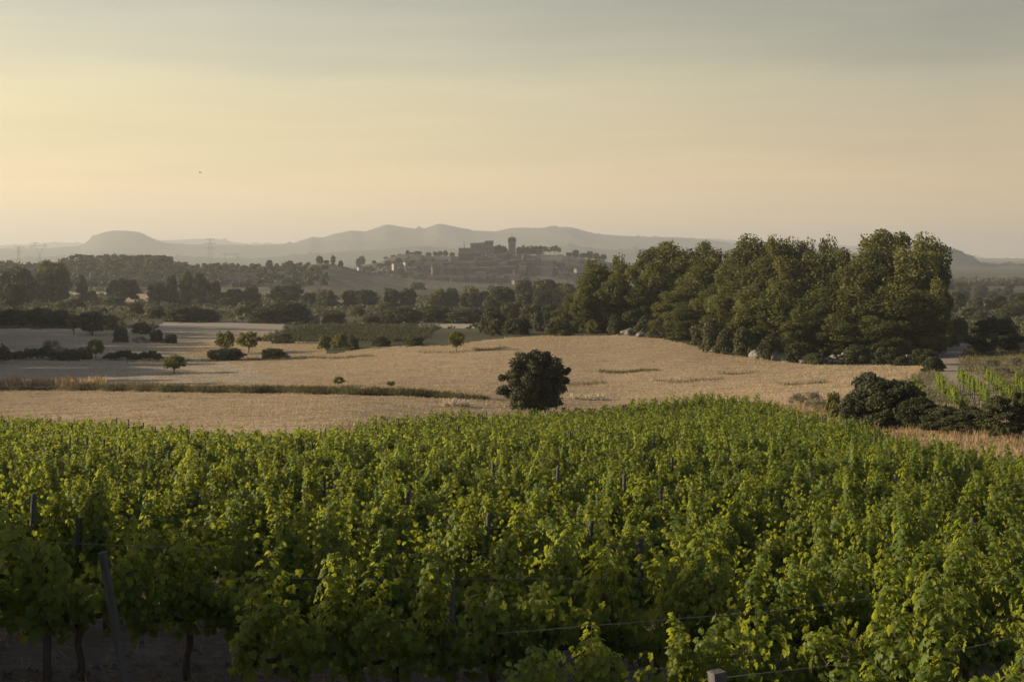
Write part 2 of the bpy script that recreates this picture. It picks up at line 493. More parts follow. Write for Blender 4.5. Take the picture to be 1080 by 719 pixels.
ft = field_top(pxc)
zone = np.full(xc.shape, 3)                                         # scrubland
zone[(dd < edge(pxc) + 3 + wob * .4)] = 0                            # vineyard soil
beyond = dd >= edge(pxc) + 3 + wob * .4
right_lim = np.interp(pyc, [380, 386, 400, 425, 440], [985, 985, 960, 880, 835])
wheat = beyond & (dd < 260) & (pyc > ft + wob * .25) & (pxc < right_lim)
zone[wheat] = 1
zone[wheat & (pxc < 235 + 3 * (pyc - 380)) & (pyc < 404)] = 2  # same stubble, its shade put in as a greyer tone
zone[beyond & (pxc >= right_lim) & (dd < 210) & (pyc > 366)] = 4     # bare earth on the right
zone[beyond & (pxc >= 805) & (pyc > 431) & (pxc > right_lim)] = 5    # strip of dry grass
zone[beyond & (pyc < ft) & (pyc > 346.5 + wob * .3) & (dd < 330) & (pxc < 155 + 2 * (pyc - 350))] = 2
zone[beyond & (pyc < 362) & (pyc > 340.5 + wob * .2) & (dd > 240) & (dd < 420) & (pxc > 160 + 1.2 * np.abs(pyc - 350)) & (pxc < 300)] = 2
zone[beyond & (zone == 3) & (pyc < ft + 1) & (pyc > 360.5 + wob * .3) & (dd < 300) & (pxc > 150) & (pxc < 345)] = 1
zone[(pyc < 346) & (pyc > 338) & (dd > 240) & (dd < 420) & (pxc > 440) & (pxc < 500)] = 2
zone[(dd > 430) & (dd < 800) & (pyc < 319) & (pyc > 311) & ((np.abs(pxc - 455) < 50) | (np.abs(pxc - 345) < 20) | (np.abs(pxc - 255) < 18) | (np.abs(pxc - 200) < 10))] = 6
zone[(dd > 430) & (dd < 900) & (pyc < 318.5) & (pyc > 310) & (np.abs(pxc - 143) < 17)] = 1
zone[(dd > 430) & (dd < 900) & (pyc < 311) & (pyc > 308) & (np.abs(pxc - 95) < 25)] = 2
td = track_dist(np.where(np.abs(uc) < 0.6, xc, 1e6), yc)
zone[(td < 1.7) & (dd < 260) & (dd > 85)] = 7
ZN = [('vineyard_soil', 'g_vine'), ('stubble_field', 'g_wheat'), ('shaded_and_ploughed_field', 'g_shade_plough'), ('ground', 'g_scrub'), ('bare_ground', 'g_bare'),
      ('grass_strip', 'g_wheat'), ('meadow', 'g_meadow'), ('dirt_track', 'g_track')]
vid = np.arange(nu * ny).reshape(nu, ny)
allv = np.stack([XX, YY, ZZ], -1).reshape(-1, 3)
quads = np.stack([vid[:-1, :-1], vid[1:, :-1], vid[1:, 1:], vid[:-1, 1:]], -1).reshape(-1, 4)
zf = zone.reshape(-1)
for zi, (nm, mk) in enumerate(ZN):
    q = quads[zf == zi]
    if not len(q): continue
    used, inv = np.unique(q.ravel(), return_inverse=True)
    mb = MB(); mb.add(allv[used], inv.reshape(-1, 4))
    tag(link(nm, mb.mesh(nm, M[mk], True)), kind='structure')


def zone_at(x, y):
    d_ = np.maximum(y, 8)
    i = np.clip(np.searchsorted(ucol, x / d_) - 1, 0, nu - 2)
    j = np.clip(np.searchsorted(yrow, y) - 1, 0, ny - 2)
    return zone[i, j]


# ------------------------------------------------------------------ hills and mountains
class Ridge:
    """a hill with a crest that follows skyline points (px, py) at distance dc"""
    def __init__(s, name, mat, pts, df, dc, db, zfoot, rough=1.0, step=1.5, seed=0):
        s.px = np.arange(pts[0][0], pts[-1][0] + 1, step)
        py = np.interp(s.px, [p[0] for p in pts], [p[1] for p in pts])
        gj = np.random.default_rng(seed + 50)
        py = smooth(py, 0, 3)
        jit = rough * (.8 * np.sin(s.px * .19 + seed) * np.sin(s.px * .083 + 2) + smooth(gj.normal(size=len(py)), 0, 2) * 1.5)
        s.ts = np.concatenate([np.linspace(0, 1, 30), np.linspace(1, 2, 14)[1:]])
        g = np.random.default_rng(seed)
        ph = g.uniform(0, 6.28, 12)
        P, T = np.meshgrid(s.px, s.ts, indexing='ij')
        D = np.where(T <= 1, df + (dc - df) * T, dc + (db - dc) * (T - 1))
        zc_ = (-(py - HY) / F * dc)[:, None]
        zf_ = zfoot if np.isscalar(zfoot) else zfoot
        base = np.where(T <= 1, np.sin(T * math.pi / 2) ** 1.15, np.cos((T - 1) * math.pi / 2))
        amp = rough * (np.abs(zc_ - zf_) * 0.16) * np.sin(np.clip(T, 0, 2) * math.pi / 2) ** 0.5 * (1 - np.exp(-((T - 1) / 0.10) ** 2))
        nz = sum(np.sin(P * (0.012 * 1.7 ** i_) + T * (2 + i_) * 2.1 + ph[i_]) * np.sin(T * (3 + 2.3 * i_) + P * .01 * (i_ + 1) + ph[i_ + 5]) / (1.5 ** i_) for i_ in range(5))
        jag = (-jit / F * dc)[:, None] * np.exp(-((T - 1) / 0.045) ** 2)
        s.D, s.Z = D, zf_ + (zc_ - zf_) * base + amp * nz * 0.6 + jag
        s.X = (P - CX) / F * D
        n1, n2 = P.shape
        v = np.stack([s.X, s.D, s.Z], -1).reshape(-1, 3)
        idx = np.arange(n1 * n2).reshape(n1, n2)
        q = np.stack([idx[:-1, :-1], idx[1:, :-1], idx[1:, 1:], idx[:-1, 1:]], -1).reshape(-1, 4)
        mb = MB(); mb.add(v, q)
        tag(link(name, mb.mesh(name, mat, True)), kind='structure')

    def at(s, px, py):
        """front-face point seen at pixel, clamped to the crest"""
        i = int(np.clip(np.searchsorted(s.px, px), 0, len(s.px) - 1))
        n = 30
        dd_ = np.linspace(s.D[i, 0], s.D[i, n - 1], 300)
        z = np.interp(dd_, s.D[i, :n], s.Z[i, :n])
        sight = -(py - HY) / F * dd_
        h = np.nonzero(z >= sight)[0]
        kx = h[0] if len(h) else 299
        return (px - CX) / F * dd_[kx], dd_[kx], z[kx]


Ridge('far_mountains', M['g_far'], [(-900, 262), (-300, 259), (0, 258.5), (60, 256), (90, 257), (200, 254), (230, 252.5), (262, 257), (330, 256), (420, 255), (560, 254), (680, 249.5), (720, 251), (800, 254), (900, 259), (1000, 266), (1080, 279), (1300, 274), (2000, 264)], 10500, 12200, 14500, -29, 1.0, seed=1)
Ridge('mountains', M['g_far'], [(-900, 268), (-300, 262), (0, 262), (50, 262), (85, 260), (96, 252), (106, 246.5), (118, 244.5), (132, 244.5), (146, 246), (160, 252), (172, 256), (200, 258.5), (280, 259), (312, 256), (328, 251), (340, 251.5), (352, 248), (371, 244.8), (385, 246), (408, 239.8), (425, 242), (447, 242.5), (463, 237.2), (480, 239.5), (500, 244), (522, 245.5), (540, 241.8), (552, 241), (562, 240.5), (578, 239), (600, 239.5), (625, 246.5), (650, 249.5), (690, 251.5), (740, 254), (800, 259), (1000, 272), (1300, 274), (2000, 270)], 6000, 7600, 9500, -28, 1.0, seed=2)
Ridge('foothills', M['g_far'], [(-900, 274), (-300, 276), (0, 274), (60, 270), (130, 268), (200, 271), (262, 273), (300, 270), (352, 266), (400, 263), (440, 260), (470, 262), (520, 266), (560, 262), (600, 258), (640, 262), (690, 264), (740, 262), (800, 268), (900, 274), (1300, 279), (2000, 276)], 4300, 5200, 6200, -29, 1.2, seed=9)
r_right = Ridge('right_hill', M['g_far'], [(820, 275), (900, 268), (960, 262), (992, 261.5), (1008, 265), (1022, 271.5), (1034, 279), (1048, 281), (1064, 279.5), (1085, 281), (1300, 276), (1700, 281)], 3100, 3700, 4600, -30, 0.8, seed=3)
r_valley = Ridge('valley_rise', M['g_hill'], [(860, 303), (960, 299), (1000, 297), (1080, 295), (1200, 293), (1500, 296)], 1300, 1700, 2300, -30, 0.6, seed=4)
r_wood = Ridge('wooded_ridge', M['g_hill'], [(-600, 284), (-100, 281), (0, 279), (20, 281), (66, 276), (80, 272), (178, 272), (186, 277), (212, 281), (262, 281), (300, 281), (330, 279), (345, 278), (360, 281), (394, 290), (430, 297), (500, 302), (560, 306)], 900, 1250, 1700, -25, 0.5, seed=5)
r_town = Ridge('town_hill', M['g_town'], [(330, 305), (380, 281), (400, 277), (412, 272), (424, 268.5), (440, 268), (456, 270.5), (484, 270), (520, 270), (545, 269.5), (594, 269.5), (610, 272), (640, 276), (690, 283), (760, 293), (860, 306)], 1320, 1650, 2150, -40, 0.5, seed=6)

# ------------------------------------------------------------------ haze
HAZE = 0.000142
hm = bpy.data.materials.new('valley_haze'); hm.use_nodes = True
ht = NT(hm.node_tree)
pv = ht.n('ShaderNodeVolumePrincipled')
pv.inputs['Color'].default_value = (0.71, 0.725, 0.76, 1)
pv.inputs['Density'].default_value = HAZE
pv.inputs['Anisotropy'].default_value = 0.25
ht.t.links.new(pv.outputs[0], ht.n('ShaderNodeOutputMaterial').inputs['Volume'])
hb = MB(); hb.box((0, 3200, 83), (34000, 24400, 254))
tag(link('haze', hb.mesh('haze', hm)), 'pale evening haze lying over the whole valley', 'haze', kind='stuff')

# ------------------------------------------------------------------ leaf templates
LEAF = [(0, .06, 0), (.26, -.1, -.03), (.5, .12, -.10), (.37, .3, -.02), (.54, .56, -.12), (.28, .62, -.03), (0, 1.02, -.16), (-.28, .62, -.03), (-.54, .56, -.12),
        (-.37, .3, -.02), (-.5, .12, -.10), (-.26, -.1, -.03), (0, .4, .05)]
LEAF_T = [(i, (i + 1) % 12, 12) for i in range(12)]
LEAF5 = [(0, 0, 0), (.5, .15, -.08), (.42, .65, -.08), (0, 1.0, -.14), (-.42, .65, -.08), (-.5, .15, -.08), (0, .42, .05)]
LEAF5_T = [(i, (i + 1) % 6, 6) for i in range(6)]
DIA = [(0, 0, 0), (.36, .5, -.1), (0, 1, -.04), (-.36, .5, -.1)]
DIA_T = [(0, 1, 2), (0, 2, 3)]
TUFT = [(-.5, 0, 0), (.5, 0.1, 0.0), (.38, .9, 0.16), (-.3, 1.0, -.1)]
TUFT_T = [(0, 1, 2, 3)]


def unit(n, g):
    v = g.normal(size=(n, 3))
    return v / np.linalg.norm(v, axis=1, keepdims=True)


def crown(mb, g, clumps, per, leaf, flatten=0.8, up=0.25, shell=0.55, lo=-0.35, tmpl=TUFT, tris=TUFT_T, tint=(0.1, 0.9), wild=0.8):
    """clumps: rows of x, y, z, radius; every clump is a shell of small faces facing roughly outwards"""
    for cx, cy, cz, cr in clumps:
        n = max(8, int(per * g.uniform(.8, 1.2)))
        dvec = unit(n * 2, g)
        dvec = dvec[dvec[:, 2] > lo - g.uniform(0, .5, n * 2)][:n]
        n = len(dvec)
        rad = cr * (shell + (1 - shell) * g.random(n) ** 0.6) * g.uniform(.85, 1.2, n)
        P = np.array([cx, cy, cz]) + dvec * rad[:, None] * np.array([1, 1, flatten])
        N = dvec + g.normal(size=(n, 3)) * wild + np.array([0, 0, up])
        T = g.normal(size=(n, 3)) + np.array([0, 0, .4])
        base = g.uniform(*tint)
        tn = np.clip(base + g.normal(size=n) * .16, 0, 1)
        mb.leaves(P, N, T, leaf * g.uniform(.6, 1.35, n), tmpl, tris, tn)


def envelope(g, n, rx, z0, z1, prof, r0, r1, core=0.25):
    """clump centres in a solid of revolution: prof(t) gives the relative radius at height t"""
    out = []
    for i in range(n):
        t = (i + g.random()) / n
        a = i * 2.39996 + g.uniform(-.5, .5)
        rr = rx * prof(t) * math.sqrt(core + (1 - core) * g.random())
        out.append((rr * math.cos(a), rr * math.sin(a), z0 + (z1 - z0) * t, g.uniform(r0, r1)))
    return out


def trunk_mesh(mb, g, h, r, clumps, limbs=7, fork=0.35, lean=0.05):
    top = np.array([g.uniform(-lean, lean), g.uniform(-lean, lean), h])
    pts = [np.array([0, 0, -0.03]), np.array([g.uniform(-.02, .02), g.uniform(-.02, .02), h * .33]), top * np.array([.6, .6, .66]), top]
    mb.tube(pts, [r * 1.25, r * .9, r * .65, r * .35], 7)
    for c in [clumps[i] for i in g.permutation(len(clumps))[:limbs]]:
        t = fork + (1 - fork) * g.random() * .5
        p0 = top * np.array([t * .8, t * .8, t])
        p2 = np.array(c[:3]); p1 = (p0 + p2) / 2 + np.array([0, 0, -.04])
        mb.tube([p0, p1, p2], [r * .5, r * .32, r * .12], 5)


# tree and shrub kinds, all one unit high and about one unit wide; copies are scaled to their size
KIND = {}


def kind(name, n, build):
    KIND[name] = [build(np.random.default_rng(100 + i * 7 + len(name) * 13), i) for i in range(n)]


def build_pine(g, i):
    """built one wide and two high, so that the rounded heads stay round"""
    cl = []
    heads = [(g.uniform(-.08, .08), g.uniform(-.08, .08), 1.68, .30), (0, 0, 1.36, .34), (0, 0, 1.0, .36), (0, 0, .6, .36)]
    a0 = g.uniform(0, 6.28)
    for q in range(5): heads.append((.23 * math.cos(a0 + q * 1.26), .23 * math.sin(a0 + q * 1.26), g.uniform(1.15, 1.50), g.uniform(.24, .31)))
    for q in range(6): heads.append((.31 * math.cos(a0 + .6 + q * 1.05), .31 * math.sin(a0 + .6 + q * 1.05), g.uniform(.55, 1.05), g.uniform(.19, .26)))
    for q in range(5): heads.append((.30 * math.cos(a0 + q * 1.26), .30 * math.sin(a0 + q * 1.26), g.uniform(.22, .5), g.uniform(.16, .22)))
    for hx, hy, hz, hr in heads:
        for dv in unit(10, g):
            dv[2] = dv[2] * .95 + .05
            cl.append((hx + dv[0] * hr * .62, hy + dv[1] * hr * .62, hz + dv[2] * hr * .62, hr * g.uniform(.36, .58)))
    c = MB(); crown(c, g, cl, 105, .034, 1.05, .3, .5, -.8, tint=(0.05, .95))
    b = MB(); trunk_mesh(b, g, 1.5, .035, cl, 9)
    for m_ in (c, b):
        for v in m_.v: v[:, 2] *= .51
    return c.mesh('pine_crown', M['pine']), b.mesh('pine_trunk', M['bark'], True)


def build_sparse_pine(g, i):
    cl = envelope(g, 24, .46, .42, .92, lambda t: (.55 + t if t < .4 else math.sqrt(max(0, 1 - ((t - .4) / .7) ** 2))) * g.uniform(.7, 1.1), .09, .15)
    c = MB(); crown(c, g, cl, 220, .030, .7, .3, .5)
    b = MB(); trunk_mesh(b, g, .85, .024, cl, 11, .5)
    return c.mesh('pine_crown', M['pine']), b.mesh('pine_trunk', M['bark'], True)


def build_oak(g, i):
    cl = envelope(g, 34, .44, .24, .88, lambda t: math.sqrt(max(0.05, 1 - (abs(t - .42) / .68) ** 2.2)) * g.uniform(.8, 1.06), .11, .17)
    c = MB(); crown(c, g, cl, 200, .040, .8, .25, .6)
    b = MB(); trunk_mesh(b, g, .55, .04, cl, 8, .3)
    return c.mesh('oak_crown', M['oak']), b.mesh('oak_trunk', M['bark'], True)


def build_shrub(g, i):
    cl = envelope(g, 26, .42, .10, .80, lambda t: math.sqrt(max(0.03, 1 - (t / 1.05) ** 2)) * g.uniform(.75, 1.1), .12, .20)
    c = MB(); crown(c, g, cl, 170, .055, .85, .25, .6)
    return c.mesh('shrub', M['shrub']), None


def build_dark_shrub(g, i):
    cl = envelope(g, 28, .43, .08, .80, lambda t: math.sqrt(max(0.03, 1 - (t / 1.08) ** 2.4)) * g.uniform(.8, 1.06), .13, .20)
    c = MB(); crown(c, g, cl, 190, .05, .85, .25, .6)
    return c.mesh('dark_shrub', M['oak']), None


def build_almond(g, i):
    cl = envelope(g, 22, .42, .36, .88, lambda t: math.sqrt(max(0.05, 1 - (abs(t - .45) / .62) ** 2)) * g.uniform(.75, 1.08), .11, .17)
    c = MB(); crown(c, g, cl, 75, .058, .85, .3, .3, -.8)
    b = MB(); trunk_mesh(b, g, .55, .03, cl, 9, .3, .1)
    return c.mesh('almond_crown', M['almond']), b.mesh('almond_trunk', M['pale_bark'], True)


def build_bush(g, i):
    cl = envelope(g, 22, .42, .14, .82, lambda t: math.sqrt(max(0.04, 1 - (t / 1.05) ** 2)) * g.uniform(.75, 1.08), .11, .18)
    c = MB(); crown(c, g, cl, 120, .06, .85, .3, .4, -.6)
    return c.mesh('light_bush', M['almond']), None


def build_dry(g, i):
    cl = envelope(g, 20, .42, .1, .82, lambda t: math.sqrt(max(0.04, 1 - (t / 1.05) ** 2)) * g.uniform(.75, 1.08), .11, .18)
    c = MB(); crown(c, g, cl, 90, .05, .85, .3, .3, -.8, DIA, DIA_T)
    return c.mesh('dry_shrub', M['dry_shrub']), None


def build_big(g, mk):
    cl = []
    for q in range(16):
        a, t = q * 2.4 + g.uniform(-.4, .4), (q + g.random()) / 16
        hr = g.uniform(.13, .20)
        R_ = .34 * math.sqrt(max(.05, 1 - (t * .95) ** 2.4)) * math.sqrt(.3 + .7 * g.random())
        for dv in unit(8, g):
            cl.append((R_ * math.cos(a) + dv[0] * hr * .6, R_ * math.sin(a) + dv[1] * hr * .6, .12 + .68 * t + (abs(dv[2]) - .3) * hr * .6, hr * g.uniform(.35, .55)))
    c = MB(); crown(c, g, cl, 75, .030, .9, .25, .45)
    return c.mesh('leafy_bush', M[mk]), None


def build_cypress(g, i):
    cl = [(g.uniform(-.2, .2) * (1 - t), g.uniform(-.2, .2) * (1 - t), .08 + .86 * t, .16 * (1.05 - t * .8)) for t in np.linspace(0, 1, 16)]
    c = MB(); crown(c, g, cl, 90, .05, 1.0, .3, .6)
    return c.mesh('cypress', M['oak']), None


kind('pine', 7, build_pine)
kind('sparse_pine', 3, build_sparse_pine)
kind('oak', 5, build_oak)
kind('shrub', 5, build_shrub)
kind('dark_shrub', 5, build_dark_shrub)
kind('almond', 4, build_almond)
kind('light_bush', 4, build_bush)
kind('dry_shrub', 3, build_dry)
kind('cypress', 2, build_cypress)
kind('big_bush', 3, lambda g, i: build_big(g, 'oak'))
kind('grey_bush', 2, lambda g, i: build_big(g, 'grey'))
NAMES = {'pine': ('pine_tree', 'tree'), 'sparse_pine': ('pine_tree', 'tree'), 'oak': ('oak_tree', 'tree'), 'almond': ('almond_tree', 'tree'), 'shrub': ('shrub', 'bush'),
         'dark_shrub': ('shrub', 'bush'), 'light_bush': ('bush', 'bush'), 'dry_shrub': ('dry_shrub', 'bush'), 'cypress': ('cypress_tree', 'tree'), 'big_bush': ('bush', 'bush'), 'grey_bush': ('bush', 'bush')}


def plant(kd, x, y, z, wid, hgt, label, group=None, sink=0.02, depth=None):
    v = random.randrange(len(KIND[kd]))
    cme, tme = KIND[kd][v]
    nm, cat = NAMES[kd]
    rz = random.uniform(-.5, .5) if depth else random.uniform(0, 6.28)
    sc = (wid, depth or wid, hgt)
    if tme is None:
        o = link(nm, cme, None, (x, y, z - sink * hgt), rz, sc)
    else:
        o = empty(nm, (x, y, z - sink * hgt), rz)
        link('crown', cme, o, scale=sc)
        link('trunk', tme, o, scale=(max(wid, hgt * .6), max(wid, hgt * .6), hgt))
    tag(o, label, cat, group)
    return o


def plant_px(kd, px, top, base, wpx, label, group=None, d=None, depth=None):
    x, y, z = at(px, base) if d is None else atd(px, d)
    hgt = max(0.4, -(top - HY) / F * y - z)
    return plant(kd, x, y, z, wpx / F * y * 1.04, hgt, label, group, depth=depth)


ORD = ['', 'first', 'second', 'third', 'fourth', 'fifth', 'sixth', 'seventh', 'eighth', 'ninth', 'tenth', 'eleventh', 'twelfth', 'thirteenth', 'fourteenth', 'fifteenth', 'sixteenth',
       'seventeenth', 'eighteenth', 'nineteenth', 'twentieth']
TENS = {2: 'twenty', 3: 'thirty', 4: 'forty', 5: 'fifty', 6: 'sixty'}


def ordn(n):
    if n <= 20: return ORD[n]
    if n % 10 == 0: return TENS[n // 10][:-1] + 'ieth'
    return TENS[n // 10] + '-' + ORD[n % 10]


# ------------------------------------------------------------------ the pine grove on the right
def grove(rows, dist, what, group):
    rows = sorted(rows, key=lambda r: r[0])
    for i, (px, top, wpx, dd_) in enumerate(rows):
        x, y, z = atd(px, dd_ + dist)
        hgt = -(top - HY) / F * y - z
        plant('pine', x, y, z, wpx / F * y * (1.55 if 690 < px < 955 else 1.22), hgt, what.format(ordn(i + 1)), group, depth=wpx / F * y * 1.25)


GG = 'pines of the grove beside the stubble field'
grove([(595, 324, 26, 268), (606, 309, 26, 266), (618, 294, 26, 264), (630, 271, 38, 252), (654, 267, 24, 262), (684, 259, 40, 258), (712, 252, 40, 256), (729, 265, 26, 262), (749, 252, 32, 262), (790, 245, 38, 246), (812, 250, 26, 250), (819, 246, 26, 238),
       (836, 248, 26, 240), (853, 251, 26, 242), (876, 248, 28, 238), (925, 240, 46, 226), (947, 243, 40, 232), (976, 243, 44, 222)], 0,
      'tall pine, {} from the left along the skyline of the grove', GG)
grove([(650, 287, 28, 243), (694, 276, 38, 244), (672, 300, 32, 242), (745, 267, 40, 238), (728, 292, 36, 230), (768, 277, 38, 230), (781, 263, 42, 236), (804, 270, 40, 226), (830, 268, 36, 222),
       (862, 261, 42, 222), (886, 261, 34, 220), (914, 262, 42, 214), (958, 258, 52, 212), (988, 262, 26, 214)], 0,
      'mid-height pine, {} from the left in the grove’s middle tier', GG)
grove([(617, 303, 28, 242), (709, 306, 34, 226), (750, 302, 34, 216), (724, 318, 30, 216), (772, 296, 42, 207), (800, 300, 42, 201), (830, 296, 44, 198), (868, 302, 48, 194), (905, 300, 46, 192),
       (945, 299, 52, 191), (976, 304, 42, 191), (990, 292, 24, 200), (847, 325, 36, 191), (888, 330, 40, 189), (926, 332, 40, 187)], 0,
      'low-branched pine, {} from the left along the grove’s front edge', GG)
under = [(752, 332, 28, 372, 'shrub'), (738, 340, 22, 364, 'shrub'), (765, 345, 24, 373, 'shrub'), (785, 342, 26, 376, 'shrub'), (812, 352, 26, 380, 'dark_shrub'), (858, 371, 24, 384, 'shrub'),
         (838, 360, 26, 382, 'dark_shrub'), (905, 362, 30, 383.5, 'dark_shrub'), (935, 364, 28, 384, 'dark_shrub'), (952, 374, 22, 385, 'dark_shrub'), (974, 366, 28, 385, 'dark_shrub'), (700, 332, 30, 356, 'shrub'),
         (682, 330, 26, 353, 'shrub'), (664, 326, 26, 351, 'shrub'), (636, 318, 30, 347, 'shrub'), (650, 330, 20, 352, 'shrub'), (715, 345, 22, 359, 'shrub'), (612, 330, 26, 351, 'shrub'), (625, 336, 18, 352, 'light_bush')]
for i, (px, top, wpx, base, kd) in enumerate(sorted(under)):
    plant_px(kd, px, top, base, wpx, f'low shrub at the foot of the pines, {ordn(i + 1)} from the left', 'shrubs at the foot of the pines')

